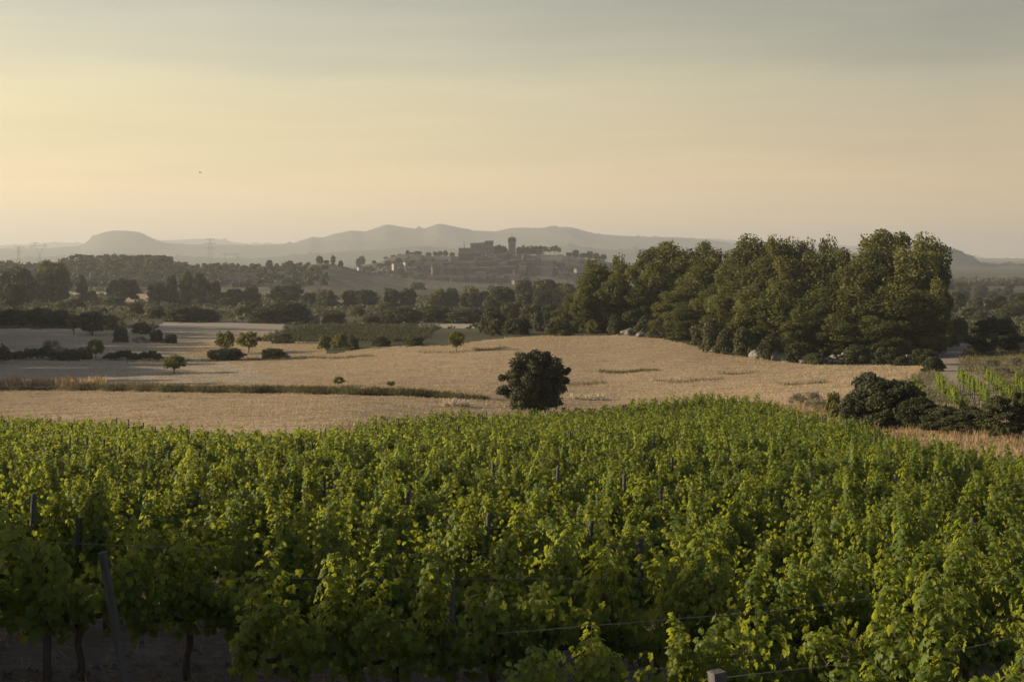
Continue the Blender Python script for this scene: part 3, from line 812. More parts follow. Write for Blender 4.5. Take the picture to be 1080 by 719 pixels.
# ------------------------------------------------------------------ single trees and bushes in the middle distance: kind, px, top, base, width, label
TREES = [
    ('pine', 49, 274, 312, 26, 'left crown of the twin pine standing over the scrub at far left'),
    ('pine', 62, 273.5, 312, 24, 'right crown of the twin pine standing over the scrub at far left'),
    ('oak', 14, 297, 328, 26, 'dark oak at the left edge of the photo above the grey field'),
    ('shrub', 4, 281, 306, 30, 'olive-brown tree cut by the left edge of the photo'),
    ('shrub', 22, 277, 308, 30, 'olive-brown tree between the left edge and the twin pine'),
    ('pine', 87, 291, 309, 13, 'small upright pine right of the twin pine'),
    ('oak', 129, 293, 310, 34, 'broad flat-topped oak left of the golden clearing'),
    ('oak', 181, 289, 309, 12, 'narrow dark tree left of the three clustered crowns'),
    ('pine', 197, 283.5, 309, 15, 'tallest tree of the three clustered crowns behind round bushes'),
    ('pine', 211, 287, 309, 17, 'right-hand tree of the three clustered crowns behind round bushes'),
    ('oak', 224, 296, 310, 18, 'round oak right of the three clustered crowns'),
    ('oak', 166, 296, 309, 20, 'round oak right of the golden clearing'),
    ('dark_shrub', 175, 306, 320, 38, 'wide dark round bush at the right end of the golden clearing'),
    ('dark_shrub', 229, 306.5, 322, 36, 'wide dark round bush below the round oak'),
    ('light_bush', 162, 301, 311, 12, 'yellow-green bush behind the golden clearing’s right end'),
    ('light_bush', 200, 304, 313, 12, 'yellow-green bush between the two wide dark bushes'),
    ('light_bush', 97, 305, 314, 14, 'yellow-green bush near the twin pine’s foot'),
    ('light_bush', 64, 317, 327, 16, 'yellow-green bush above the dark scrub at far left'),
    ('dark_shrub', 248, 303, 313, 28, 'low dark bush at the left end of the green meadow'),
    ('dark_shrub', 265, 300, 312, 22, 'dark bush on the left side of the big round oak'),
    ('oak', 302, 299, 322, 38, 'big dark round oak left of the town, its crown widest'),
    ('oak', 329, 308, 323, 20, 'small dark oak just right of the big round oak'),
    ('dark_shrub', 303, 315, 340, 50, 'large dark thicket under the big round oak'),
    ('dark_shrub', 278, 322, 341, 34, 'dark thicket below and left of the big round oak'),
    ('shrub', 345, 303, 314, 24, 'olive bush between the small oak and the round oak'),
    ('oak', 368, 305, 322, 14, 'narrow olive tree touching the round oak’s left side'),
    ('oak', 385, 304.5, 325, 29, 'round dark oak on its own below the white houses'),
    ('oak', 413, 303.5, 317, 17, 'left tree of a dark pair at the meadow’s edge'),
    ('oak', 430, 303, 317, 19, 'right tree of a dark pair at the meadow’s edge'),
    ('shrub', 466, 307, 319, 20, 'low grey-green tree below the town slope'),
    ('oak', 477, 303, 318, 16, 'dark tree left of the yellowish trees below the castle'),
    ('almond', 463, 303, 315, 18, 'yellowish tree below the castle, left of the dark tree'),
    ('almond', 497, 301, 316, 20, 'yellowish tree below the castle’s main block'),
    ('oak', 497, 308, 324, 24, 'dark round tree in front of the yellowish tree'),
    ('shrub', 512, 305, 322, 20, 'grey-green tree right of the dark round tree'),
    ('dark_shrub', 424, 323, 341, 44, 'left third of the dark thicket behind the far vine plot'),
    ('dark_shrub', 458, 320, 340, 46, 'middle third of the dark thicket behind the far vine plot'),
    ('dark_shrub', 492, 324, 341, 46, 'right third of the dark thicket behind the far vine plot'),
    ('shrub', 409, 317, 333, 26, 'olive shrub between the lone round oak and the thicket'),
    ('dark_shrub', 392, 332, 342, 18, 'small dark shrub at the end of the dry stone wall'),
    ('shrub', 352, 326, 341, 26, 'shrub growing over the dry stone wall'),
    ('oak', 528, 301, 334, 34, 'dark oak at the left of the trees near the field crest'),
    ('oak', 553, 294, 318, 20, 'dark oak behind the olive tree near the field crest'),
    ('shrub', 575, 291, 328, 46, 'large olive-green tree over the field crest, broad domed crown'),
    ('oak', 572, 304, 330, 24, 'dark tree in front of the broad domed olive-green tree'),
    ('shrub', 553, 306, 338, 24, 'sunlit olive shrub below the dark oak near the crest'),
    ('shrub', 597, 296, 325, 26, 'dim olive tree right of the broad domed tree'),
    ('light_bush', 586, 310, 326, 12, 'yellow-lit bush right of the broad domed tree'),
    ('shrub', 610, 312, 335, 30, 'shrub in the gap left of the first pines'),
    ('shrub', 602, 326, 351, 34, 'broad olive shrub on the bank left of the first pines'),
    ('shrub', 560, 318, 345, 30, 'olive shrub filling the gap behind the crest shrubs'),
    ('dark_shrub', 519, 321, 352, 30, 'dark shrub where the field crest meets the far vine plot'),
    ('shrub', 523, 334, 354, 18, 'rounded grey-green shrub on the crest’s left end'),
    ('dark_shrub', 546, 333, 353, 32, 'dark shrub on the crest right of the rounded one'),
    ('shrub', 566, 327, 350, 14, 'upright sunlit shrub on the field crest'),
    ('shrub', 590, 335, 354, 34, 'sunlit spreading shrub on the field crest'),
    ('dark_shrub', 578, 318, 342, 24, 'dark shrub behind the upright sunlit shrub'),
    ('dark_shrub', 538, 316, 340, 28, 'dark shrub below the dark oak near the crest'),
    ('dark_shrub', 12, 324, 343, 40, 'dark bush at the left edge above the grey field'),
    ('dark_shrub', 40, 323, 344, 40, 'dark bush above the grey field, second from the left edge'),
    ('dark_shrub', 64, 325, 345, 26, 'dark bush behind the grey-green olive tree'),
    ('almond', 78, 330, 353, 19, 'grey-green olive tree with bare trunk at the grey field’s edge'),
    ('oak', 97, 327, 354, 28, 'dark oak with visible trunk beside the olive tree'),
    ('shrub', 115, 331, 348, 22, 'shrub behind the dark oak with visible trunk'),
    ('dark_shrub', 127, 343, 361, 17, 'compact dark bush right of the dark oak with visible trunk'),
    ('shrub', 149, 339, 352, 22, 'olive shrub on the strip between the two grey fields'),
    ('dark_shrub', 165, 346, 361, 14, 'round dark bush near the right end of the shrub strip'),
    ('dark_shrub', 180, 351, 362, 16, 'last dark bush at the right end of the shrub strip'),
    ('dry_shrub', 148, 354, 362, 22, 'brown dry shrub below the olive shrub on the strip'),
    ('dark_shrub', 195, 321, 339, 44, 'large dark bush above the ploughed field'),
    ('dark_shrub', 143, 318, 332, 18, 'round dark bush below the golden clearing'),
    ('dark_shrub', 217, 324, 339, 30, 'dark bush right of the large bush above the ploughed field'),
    ('shrub', 166, 322, 336, 26, 'grey-brown shrub left of the large bush above the ploughed field'),
    ('shrub', 120, 310, 322, 26, 'low grey shrub under the broad flat-topped oak'),
    ('shrub', 262, 316, 334, 34, 'olive shrub left of the large dark thicket'),
    ('shrub', 80, 314, 326, 24, 'grey shrub below the twin pine'),
    ('almond', 101, 356.5, 378.5, 20, 'small bright yellow-green tree with pale trunk in the dark hedge'),
    ('dry_shrub', 54, 357, 372, 28, 'pale dry bush showing above the dark hedge'),
    ('almond', 183.5, 374, 393.5, 28, 'small green umbrella-shaped tree alone in the shaded stubble field'),
    ('almond', 238, 348, 374, 22, 'light green tree growing behind the low dark shrub'),
    ('almond', 262, 349, 372, 28, 'light green tree right of the one behind the dark shrub'),
    ('dark_shrub', 238, 366, 379.5, 42, 'low dark spreading shrub at the field edge'),
    ('dark_shrub', 288, 366, 378.5, 30, 'low dark shrub at the field edge with a long shadow'),
    ('light_bush', 343, 352, 369, 18, 'left bush of three light green bushes on the field edge'),
    ('light_bush', 359, 349.5, 369, 22, 'middle and tallest of three light green bushes on the field edge'),
    ('shrub', 372, 354, 369, 16, 'right bush of three light green bushes on the field edge'),
    ('shrub', 402, 354, 365.5, 22, 'olive bush on the field edge between the light bushes and the dark bush'),
    ('dark_shrub', 438, 354.5, 364, 20, 'dark bush on the field edge left of the small lit tree'),
    ('shrub', 300, 350, 362, 22, 'olive bush at the left end of the far vine plot'),
    ('almond', 481, 348, 371.5, 19, 'small green tree with thin trunk alone on the field’s upper edge'),
    ('big_bush', 1050, 329, 374, 64, 'massive dark rounded bush beside the dirt track'),
    ('shrub', 1011, 331, 362, 24, 'sunlit olive bush left of the massive dark bush'),
    ('dark_shrub', 1001, 344, 366, 20, 'small dark bush where the track passes the grove'),
    ('oak', 1010, 307, 326, 18, 'dark oak in the valley right of the grove'),
    ('shrub', 1030, 311, 328, 18, 'olive tree in the valley between two darker ones'),
    ('oak', 1052, 310, 328, 24, 'round oak in the valley above the massive dark bush'),
    ('oak', 1074, 308, 330, 22, 'dark tree in the valley at the right edge'),
    ('shrub', 1066, 320, 336, 26, 'low olive tree at the right edge behind the massive dark bush'),
    ('shrub', 1022, 322, 336, 22, 'low bush behind the sunlit olive bush'),
]
for kd, px, top, base, wpx, lab in TREES:
    plant_px(kd, px, top, base, wpx, lab, d=600 if at(px, base)[1] > 620 else None)
# the bigger bushes near the vineyard's right end
plant_px('grey_bush', 915, 385, 443, 66, 'tall left half of the big grey-green bush beyond the vines', d=93)
plant_px('big_bush', 946, 394, 447, 88, 'dark right half of the big bush beyond the vines', d=91)
plant_px('grey_bush', 932, 390, 444, 74, 'broad rounded crown in the middle of the big bush beyond the vines', d=94)
plant_px('grey_bush', 902, 408, 441, 50, 'low left skirt of the big bush beyond the vines', d=92)
plant_px('big_bush', 972, 414, 447, 56, 'low dark bush between the big bush and the clipped hedge', d=88)
plant_px('big_bush', 995, 424, 452, 62, 'left half of the low dark hedge by the small vine plot', d=84)
plant_px('big_bush', 1022, 425, 455, 64, 'right half of the low dark hedge by the small vine plot', d=82)
plant_px('big_bush', 1056, 412, 464, 58, 'tall dark bush at the right edge beyond the vines', d=77)
plant_px('big_bush', 1086, 404, 466, 56, 'dark bush cut by the right edge beyond the vines', d=77)
plant_px('almond', 879, 411, 436, 19, 'slender yellow-green sapling left of the big bush', d=98)
for i, (px, top, base, wpx) in enumerate([(842, 413, 427, 26), (858, 411, 428, 28), (866, 421, 432, 22), (952, 400, 416, 24), (967, 398, 412, 22)]):
    plant_px('dry_shrub', px, top, base, wpx, f'grey weedy shrub near the big bush, {ordn(i + 1)} from the left', 'grey weedy shrubs')
for i, (px, top, base, wpx) in enumerate([(985, 374, 392, 22), (1046, 376, 392, 24), (1058, 384, 398, 26), (1070, 374, 388, 22), (1076, 390, 404, 20)]):
    plant_px('dry_shrub' if i else 'dark_shrub', px, top, base, wpx, f'rough bush on the bank of the dirt track, {ordn(i + 1)} from the left', 'bushes on the track bank')
# scrub dotted over the rough ground: countable little bushes
sc_spots = []
while len(sc_spots) < 70:
    px, py = random.uniform(-10, 640), random.uniform(306, 342)
    if 20 < px < 290 and 337 < py: continue
    if 205 < px < 300 and py > 333: continue
    x, y, z = at(px, py)
    if int(zone_at(np.array(x), np.array(y))) != 3: continue
    sc_spots.append((px, py))
for px, py in sc_spots:
    x, y, z = at(px, py)
    kd = random.choice(['shrub', 'shrub', 'dark_shrub', 'dry_shrub'])
    wd = random.uniform(7, 19) / F * y
    plant(kd, x, y, z, wd, wd * random.uniform(.42, .7), 'small low bush scattered on the rough scrubland below the town', 'scattered scrubland bushes')
for i in range(45):
    px, py = random.uniform(985, 1085), random.uniform(305, 345)
    x, y, z = at(px, py)
    wd = random.uniform(8, 18) / F * y
    plant(random.choice(['shrub', 'dark_shrub']), x, y, z, wd, wd * random.uniform(.5, .8), 'small bush in the valley right of the grove', 'valley bushes right of the grove')
for px, top, base, label in [(357, 396.5, 407, 'leafy sapling on the grassy bank, the left one of two'), (412.5, 401.5, 408.5, 'leaning leafy sapling on the grassy bank, the right one of two')]:
    plant_px('almond', px, top, base, 13 if px < 400 else 10, label)
# wood outside the frame whose shade lies over the fields on the left
for i in range(20):
    y = 168 + i * 9.5 + random.uniform(-2, 2)
    x = -(.40 * y + 12) - 5 * (i % 2)
    plant('pine', x, y, float(H(x, y)), 12, max(8, .245 * (-x - .17 * y)) * random.uniform(.85, 1.15), 'tall pine of the wood left of the fields', 'pines of the wood left of the fields')

# ------------------------------------------------------------------ hedges: one plant mass each
def hedge(px0, px1, base, hpx, label):
    g = np.random.default_rng(int(px0 * 3 + base))
    mb = MB()
    x0, y0, z0 = at((px0 + px1) / 2, base)
    cl = []
    n = int((px1 - px0) / 2.0)
    for i in range(n * 2):
        px = px0 + (px1 - px0) * (i + g.random()) / (n * 2)
        e = min(1, (px - px0) / 14 + .35, (px1 - px) / 14 + .35)
        x, y, z = at(px, base)
        hh = hpx / F * y * e * (0.82 + .22 * math.sin(px * .23) * math.sin(px * .071 + 1))
        t = g.random()
        r = hh * g.uniform(.26, .4)
        cl.append((x - x0 + g.uniform(-.3, .3), y - y0 + g.uniform(-.9, .9) + 0.7, z - z0 + r * .6 + (hh - r * 1.5) * t, r))
    crown(mb, g, cl, 110, .16, .9, .25, .6, tint=(0.1, .7))
    tag(link('hedge', mb.mesh('hedge', M['oak']), None, (x0, y0, z0)), label, 'hedge')


hedge(9, 97, 379.5, 15, 'long dark hedge left of the bright yellow-green tree')
hedge(108, 169, 379.5, 11, 'dark hedge right of the bright yellow-green tree')
hedge(-14, 9, 383, 26, 'dark hedge end cut by the left edge of the photo')

# ------------------------------------------------------------------ the lone holm oak in front of the field
def lone_oak():
    g = np.random.default_rng(41)
    d0 = 116.0
    x, y, z = atd(563, d0)
    s = F / d0                                   # px per metre
    HT = -(368 - HY) / F * d0 - z
    o = empty('holm_oak', (x, y, z - .05))
    cl = []
    for i in range(96):
        t = (i + g.random()) / 96
        a = i * 2.39996 + g.uniform(-.6, .6)
        prof = [(.0, .58), (.15, .80), (.35, 1.0), (.6, .96), (.8, .78), (1.0, .42)]
        rr = np.interp(t, [p[0] for p in prof], [p[1] for p in prof]) * 2.75 * math.sqrt(.2 + .8 * g.random()) * g.uniform(.85, 1.03)
        cl.append((rr * math.cos(a) + .1 * math.sin(t * 3), rr * .85 * math.sin(a), HT * (.25 + .68 * t), g.uniform(.36, .62)))
    cl += [(g.uniform(-1.2, 1.2), g.uniform(-1, 1), HT * g.uniform(.3, .75), g.uniform(.45, .65)) for q in range(22)]
    cl += [(2.6, .2, HT * .70, .32), (2.85, .1, HT * .73, .18), (-2.75, 0, HT * .45, .4), (-2.6, .3, HT * .62, .35)]
    c = MB()
    crown(c, g, cl, 330, .125, .85, .2, .45, -.7, LEAF5, LEAF5_T, (.1, .8))
    link('crown', c.mesh('holm_oak_crown', M['holm'], False), o)
    b = MB()
    for kx in range(5):
        a = kx * 1.26 + .3
        top = np.array([math.cos(a) * 1.1, math.sin(a) * .9, HT * .48])
        b.tube([(0.12 * math.cos(a), .12 * math.sin(a), 0), top * np.array([.35, .35, .45]), top, top * np.array([1.5, 1.5, 1.5])], [.13, .10, .07, .03], 7)
        for q in range(4):
            e = top * np.array([g.uniform(.6, 2.0), g.uniform(.6, 2.0), g.uniform(1.0, 1.6)])
            b.tube([top * .8, (top + e) / 2, e], [.05, .035, .015], 5)
    link('trunk', b.mesh('holm_oak_trunk', M['bark'], True), o)
    tag(o, 'round dark holm oak standing alone between the vineyard and the stubble field', 'tree')


lone_oak()

# ------------------------------------------------------------------ grapevines
def build_vine(g, detail, tall=1.0):
    """row direction is local x; 1.25 m of row; returns (trunk mesh, foliage mesh)"""
    b = MB()
    h0 = .68
    px_, py_ = g.uniform(-.06, .06), g.uniform(-.05, .05)
    b.tube([(0, 0, -.08), (px_ * .6, py_, .22), (px_ + .03, -py_, .45), (px_, 0, h0)], [.055, .042, .040, .045], 7)
    for s in (-1, 1):
        b.tube([(px_, 0, h0 - .02), (px_ + s * .15, .02, h0 + .05), (px_ + s * .4, -.02, h0 + .06), (s * .64, .0, h0 + .05)], [.036, .03, .026, .018], 6)
    P, N, T, S, TI = [], [], [], [], []
    big = .080 if detail > 1 else (.122 if detail == 1 else .175)
    if detail == 0: tall = 1.0
    n_up, n_low = {2: (340, 300), 1: (130, 110), 0: (66, 46)}[detail]
    nb = 3
    for i in range(nb):                      # leafy bunches of shoots with dark gaps between them
        x0 = -.62 + 1.24 * (i + g.uniform(.1, .9)) / nb
        L = (g.uniform(.85, 1.32) if (i + int(tall * 50)) % 3 else g.uniform(.30, .60)) * tall * (1.2 if g.random() < .15 and detail else 1)
        lean, swx, rad, bow = g.normal() * .20, g.normal() * .20, g.uniform(.13, .22), g.uniform(-.12, .12)
        fl = [(g.uniform(0, 6.28), g.uniform(.45, 1.05), g.normal() * .12, g.normal() * .12) for q in range(4)]      # single shoots that make up the bunch
        def axis(t, hh, dx, dy):
            return np.array([x0 + (swx + dx) * t + bow * math.sin(t * 3.1), (lean + dy) * t, h0 + .05 + L * hh * (t - .10 * t ** 3)])
        if detail > 1:
            for a, hh, dx, dy in fl: b.tube([axis(t, hh, dx, dy) for t in (0, .5, 1)], [.008, .006, .003], 4)
        for q in range(int(n_up * (.45 + .62 * L))):
            a, hh, dx, dy = fl[q % 4]
            t = g.random() ** .85
            c0 = axis(t, hh, dx, dy)
            rr = rad * .60 * (1 - .55 * t ** 4) * math.sqrt(g.uniform(.2, 1.3))
            th = g.uniform(0, 6.28)
            out = np.array([math.cos(th), math.sin(th), 0])
            off = rad * .6 * (1 - .3 * t)
            p = c0 + np.array([off * math.cos(a), off * math.sin(a), g.normal() * .02]) + out * rr
            cen = axis(t, hh, 0, 0); cen[2] -= .10
            o2 = p - cen; o2 /= np.linalg.norm(o2) + 1e-6
            P.append(p)
            N.append(o2 * .7 + out * .45 + g.normal(size=3) * .26 + np.array([0, 0, .2 + .5 * t ** 3]))
            T.append(np.array([out[0] * .35 + g.normal() * .4, out[1] * .35 + g.normal() * .4, -.8 + .2 * g.normal()]))
            S.append(big * g.uniform(.6, 1.25) * (1.0 if t < .85 else .7))
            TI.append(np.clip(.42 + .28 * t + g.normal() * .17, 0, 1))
    for q in range(n_low):                   # the skirt round the cordon
        x = g.uniform(-.66, .66)
        sd = -1 if g.random() < .5 else 1
        z = h0 + .24 * g.normal() + .16
        if z < .60: z = g.uniform(.62, 1.0)
        yy = sd * abs(g.normal()) * .17 + sd * .05 + .05 * math.sin(x * 9)
        P.append(np.array([x, yy, z]))
        N.append(np.array([g.normal() * .3, sd * .9, .4 + g.normal() * .25]))
        T.append(np.array([g.normal() * .35, sd * .3, -.85]))
        S.append(big * g.uniform(.8, 1.35))
        TI.append(np.clip(.25 + g.normal() * .15, 0, 1))  # older skirt leaves are darker, which also paints in shade between the bunches
    f = MB()
    tm, tr = (LEAF, LEAF_T) if detail > 1 else ((LEAF5, LEAF5_T) if detail == 1 else (DIA, DIA_T))
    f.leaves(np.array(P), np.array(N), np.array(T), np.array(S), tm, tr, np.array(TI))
    return b, f


def kx(y0):
    """the rows swing round from slanting near the camera to straight across further away"""
    return .10 + .65 * math.exp(-max(0, y0 - 12.8) / 14)


starts = {9.8: 690, 12.8: 548, 15.8: 262}
vines, posts_, rowlist = [], [], []
y0 = 9.8
ri = 0
while y0 < 150:
    row = []
    xs = np.arange(-70, 70, 1.0) + (ri * .37) % 1
    for x in xs:
        y = y0 + kx(y0) * x
        if y < 7: continue
        px = CX + F * x / y
        lo = starts.get(round(y0, 1), -140)
        if px < lo or px > 1230: continue
        if y > edge(px) + .4 * math.sin(x * 3): continue
        row.append((x, y, px))
    if row:
        rowlist.append((y0, row))
    y0 += 3.0
    ri += 1

gv = np.random.default_rng(5)
NEARV = []
for i in range(9):
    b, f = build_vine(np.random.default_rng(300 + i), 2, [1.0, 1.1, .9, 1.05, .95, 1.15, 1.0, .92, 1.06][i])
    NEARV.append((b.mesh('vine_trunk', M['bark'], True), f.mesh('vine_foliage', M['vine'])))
MIDV, FARV = [], []
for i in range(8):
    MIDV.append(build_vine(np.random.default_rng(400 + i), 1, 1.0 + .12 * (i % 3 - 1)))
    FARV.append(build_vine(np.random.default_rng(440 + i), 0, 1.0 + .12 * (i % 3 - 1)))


def vine_z(x, y): return float(H(x, y))


allv_ = []
for r_i, (y0, row) in enumerate(rowlist):
    for (x, y, px) in row:
        allv_.append((y, x, px, r_i))
infr = sorted([v for v in allv_ if -14 < v[2] < 1092])
NEAR_N = 285
near_set = set((v[0], v[1]) for v in infr[:NEAR_N])
print('vines', len(allv_), 'in frame', len(infr), 'near limit', infr[min(NEAR_N, len(infr)) - 1][0], 'rows', len(rowlist))
count_in_row = {}
far = []
LOOKS = ['leafy vine', 'tall vine', 'bushy vine']
for (y, x, px, r_i) in sorted(allv_, key=lambda v: (v[3], v[2])):
    z = vine_z(x, y)
    jx, jy = gv.uniform(-.08, .08), gv.uniform(-.08, .08)
    sc = gv.uniform(.9, 1.1)
    rz = math.atan(kx(rowlist[r_i][0])) + gv.uniform(-.12, .12) + (math.pi if gv.random() < .5 else 0)
    if (y, x) in near_set:
        count_in_row[r_i] = count_in_row.get(r_i, 0) + 1
        v = int(gv.integers(len(NEARV)))
        o = empty('grapevine', (x + jx, y + jy, z), rz)
        o.scale = (1.0, 1.0, sc)
        link('trunk', NEARV[v][0], o)
        link('foliage', NEARV[v][1], o)
        tag(o, f'{LOOKS[1] if v in (1, 5) else LOOKS[2] if v in (2, 7) else LOOKS[0]}, {ordn(count_in_row[r_i])} from left in the {ordn(r_i + 1)} row up from bottom right', 'grapevine', 'grapevines in the near rows')
    else:
        far.append((x + jx, y + jy, z, rz, sc))

# everything past the nearest vines: one mass
def merge_vines(spots, name, label, protos, pick, scale_all=1.0, mat='vine'):
    mb = MB()
    cache = []
    for b, f in protos:
        v = np.concatenate(f.v)
        cache.append((v, np.concatenate(f.f[3]), np.concatenate(f.t[3])))
    tv = []
    for (x, y, z, rz, sc) in spots:
        v, fc, tt = cache[pick(gv) + (8 if len(cache) == 16 and y > 62 else 0)]
        ca, sa = math.cos(rz), math.sin(rz)
        V = np.stack([v[:, 0] * ca - v[:, 1] * sa + x, v[:, 0] * sa + v[:, 1] * ca + y, v[:, 2] * sc * scale_all + z], 1)
        mb.add(V, fc, np.clip(tt + gv.uniform(-.12, .12), 0, 1))
        mb.tube([(x, y, z - .05), (x + .03, y, z + .4), (x, y + .02, z + .75 * scale_all)], .035, 4, tint=0.0)
    tag(link(name, mb.mesh(name, M[mat])), label, 'grapevines', kind='stuff')


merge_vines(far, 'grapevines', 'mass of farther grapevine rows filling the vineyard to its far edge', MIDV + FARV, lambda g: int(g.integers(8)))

# posts every fifth vine and the wires between them
pm = []
for i in range(4):
    g = np.random.default_rng(60 + i)
    mb = MB()
    hh = 1.60 + g.uniform(-.08, .08)
    le = g.uniform(-.06, .06)
    mb.tube([(0, 0, -.15), (le * .4, .01, hh * .5), (le, 0, hh * .985), (le, 0, hh)], [.05, .047, .044, .036], 8)
    pm.append((mb.mesh('vine_post', M['post'], True), hh))
n_post = 0
for r_i, (y0, row) in enumerate(rowlist):
    xs = sorted(v[0] for v in row)
    x = xs[0] + 1.6
    cnt = 0
    while x < xs[-1] + .8:
        y = y0 + kx(y0) * x
        px = CX + F * x / y
        if -8 < px < 1088 and y < edge(px) + 1.0 and y0 > 13:
            cnt += 1; n_post += 1
            o = link('vine_post', pm[(r_i + cnt) % 4][0], None, (x, y, vine_z(x, y)), .3 * cnt, (1, 1, 1.0 + .05 * math.sin(cnt * 2.3 + r_i)))
            o.rotation_euler = (random.uniform(-.04, .04), random.uniform(-.04, .04), .3 * cnt)
            tag(o, f'grey trellis post, {ordn(cnt)} from left in the {ordn(r_i + 1)} row up from bottom right', 'post', 'trellis posts of the vineyard')
        x += 7.1
    if y0 < 62:
        for hz, nm in ((1.10, 'lower'), (1.58, 'upper')):
            xx = np.linspace(xs[0] - .5, xs[-1] + .5, max(3, int((xs[-1] - xs[0]) / 1.6)))
            pts = [(a, y0 + kx(y0) * a, vine_z(a, y0 + kx(y0) * a) + hz - .02 * math.sin(a * 1.28) ** 2) for a in xx]
            mb = MB(); mb.tube(pts, .003, 4)
            tag(link('trellis_wire', mb.mesh('trellis_wire', M['wire'], True)), f'{nm} trellis wire of the {ordn(r_i + 1)} vine row up from the bottom right', 'wire', 'trellis wires of the vineyard')
# leaning end posts at the near ends of rows
for (px, d_, top, lean, lab) in [(135, 15.6, 1.62, (-.17, .02), 'thick grey end post leaning left among the vines at bottom left'), (786, 9.6, 1.95, (-.10, 0), 'thick grey end post cut by the bottom edge of the photo')]:
    x, y, z = atd(px, d_)
    mb = MB(); mb.box((0, 0, top / 2 - .1), (.092, .10, top + .2), .35)
    o = link('end_post', mb.mesh('end_post', M['post']), None, (x, y, z))
    o.rotation_euler = (lean[1], lean[0], 0)
    tag(o, lab, 'post')
print('posts', n_post)

# small vine plot right of the big bush: four short rows running towards the camera
PL = [((963, 420), (975, 436), 4), ((990, 415), (1014, 441), 8), ((1012, 408), (1024, 420), 5), ((1026, 420), (1046, 441), 7), ((1042, 408), (1072, 440), 10), ((1074, 414), (1088, 436), 5)]
SMV = []
for i in range(5):
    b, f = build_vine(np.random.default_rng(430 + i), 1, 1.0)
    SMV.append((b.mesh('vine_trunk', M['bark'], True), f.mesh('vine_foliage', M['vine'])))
for r_i, (a, b_, n) in enumerate(PL):
    A, B = at(*a), at(*b_)
    cnt = 0
    for i in range(n):
        t = i / max(1, n - 1)
        x, y = A[0] + (B[0] - A[0]) * t, A[1] + (B[1] - A[1]) * t
        o = empty('grapevine', (x + gv.uniform(-.1, .1), y, float(H(x, y))), math.atan2(B[1] - A[1], B[0] - A[0]))
        o.scale = (1.0, .8, 1.05)
        v = SMV[int(gv.integers(5))]
        link('trunk', v[0], o); link('foliage', v[1], o)
        tag(o, f'yellow-green vine, {ordn(i + 1)} from the back in the small plot’s {ordn(r_i + 1)} line', 'grapevine', 'grapevines of the small plot on the right')

# far vine plot behind the field crest
spots = []
for py in np.arange(346.5, 364.5, 2.3):
    px0, px1 = np.interp(py, [346, 352, 358, 365], [330, 298, 282, 276]), np.interp(py, [346, 356, 365], [463, 456, 445])
    px = px0
    while px < px1:
        x, y, z = at(px, py + .5 * math.sin(px * .08))
        spots.append((x, y, z, gv.uniform(-.3, .3), 1.0))
        px += 4.6
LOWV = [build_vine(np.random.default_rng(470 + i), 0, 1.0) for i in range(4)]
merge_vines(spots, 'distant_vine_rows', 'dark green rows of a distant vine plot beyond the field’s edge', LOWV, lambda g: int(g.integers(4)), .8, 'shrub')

# ------------------------------------------------------------------ grass, stubble
BLADE = [(-.035, 0, 0), (.035, 0, 0), (.02, .6, .05), (0, 1, .18)]
BLADE_T = [(0, 1, 2), (0, 2, 3)]


def tufts(name, label, mat, P, hgt, nb, spread, seed=1, tmpl=BLADE, lean=.45, width=1.0, cat='grass'):
    g = np.random.default_rng(seed)
    P = np.repeat(P, nb, 0)
    hgt = np.repeat(hgt, nb)
    n = len(P)
    P = P + np.stack([g.normal(size=n) * spread, g.normal(size=n) * spread, np.zeros(n)], 1)
    N = np.stack([g.normal(size=n), g.normal(size=n), g.normal(size=n) * .2], 1)
    T = np.stack([g.normal(size=n) * lean, g.normal(size=n) * lean, np.ones(n)], 1)
    mb = MB()
    tm = np.array(tmpl) * np.array([width, 1, 1])
    mb.leaves(P, N, T, hgt * g.uniform(.55, 1.25, n), tm, BLADE_T, np.clip(g.normal(.5, .25, n), 0, 1))
    tag(link(name, mb.mesh(name, mat)), label, cat, kind='stuff')


def scatter(n, px0, px1, py0, py1, zones, seed):
    """points spread evenly over the ground inside a photo rectangle and the given zones"""
    g = np.random.default_rng(seed)
    d0, d1 = 60, 330
    out = []
    tot = 0
    while tot < n:
        m = n * 6
        y = np.sqrt(g.uniform(d0 ** 2, d1 ** 2, m))
        u = g.uniform((px0 - CX) / F, (px1 - CX) / F, m)
        x = u * y
        z = H(x, y)
        py = HY - F * z / y
        ok = (py > py0) & (py < py1) & np.isin(zone_at(x, y), zones)
        out.append(np.stack([x, y, z], 1)[ok]); tot += ok.sum()
        if ok.sum() < 5: break
    return np.concatenate(out)[:n]


P = scatter(190000, -20, 1100, 350, 450, [1, 2], 3)
g_ = np.random.default_rng(9)
patch = np.sin(P[:, 0] * .21 + 1.1 * np.sin(P[:, 1] * .11)) * np.sin(P[:, 1] * .17 + .9 * np.sin(P[:, 0] * .05)) + g_.normal(size=len(P)) * .5
rows_ = np.sin((P[:, 1] + .10 * P[:, 0]) * 2 * math.pi / 4.2 + .8 * np.sin(P[:, 0] * .03))
keep = (.5 * patch + 1.5 * rows_ > -.35)
cv = P[:, 1] + .10 * P[:, 0] + 2.5 * np.sin(P[:, 0] * .03)
tram = np.minimum(np.abs((cv % 12.5) - 3), np.abs((cv % 12.5) - 5.2)) < .55      # wheel tracks
keep &= ~tram
P = P[keep]
P = P[g_.random(len(P)) < .9]
tufts('stubble', 'short cut straw stubble standing over the harvested fields', M['stubble'], P, np.full(len(P), .20), 3, .10, 4, width=2.2)

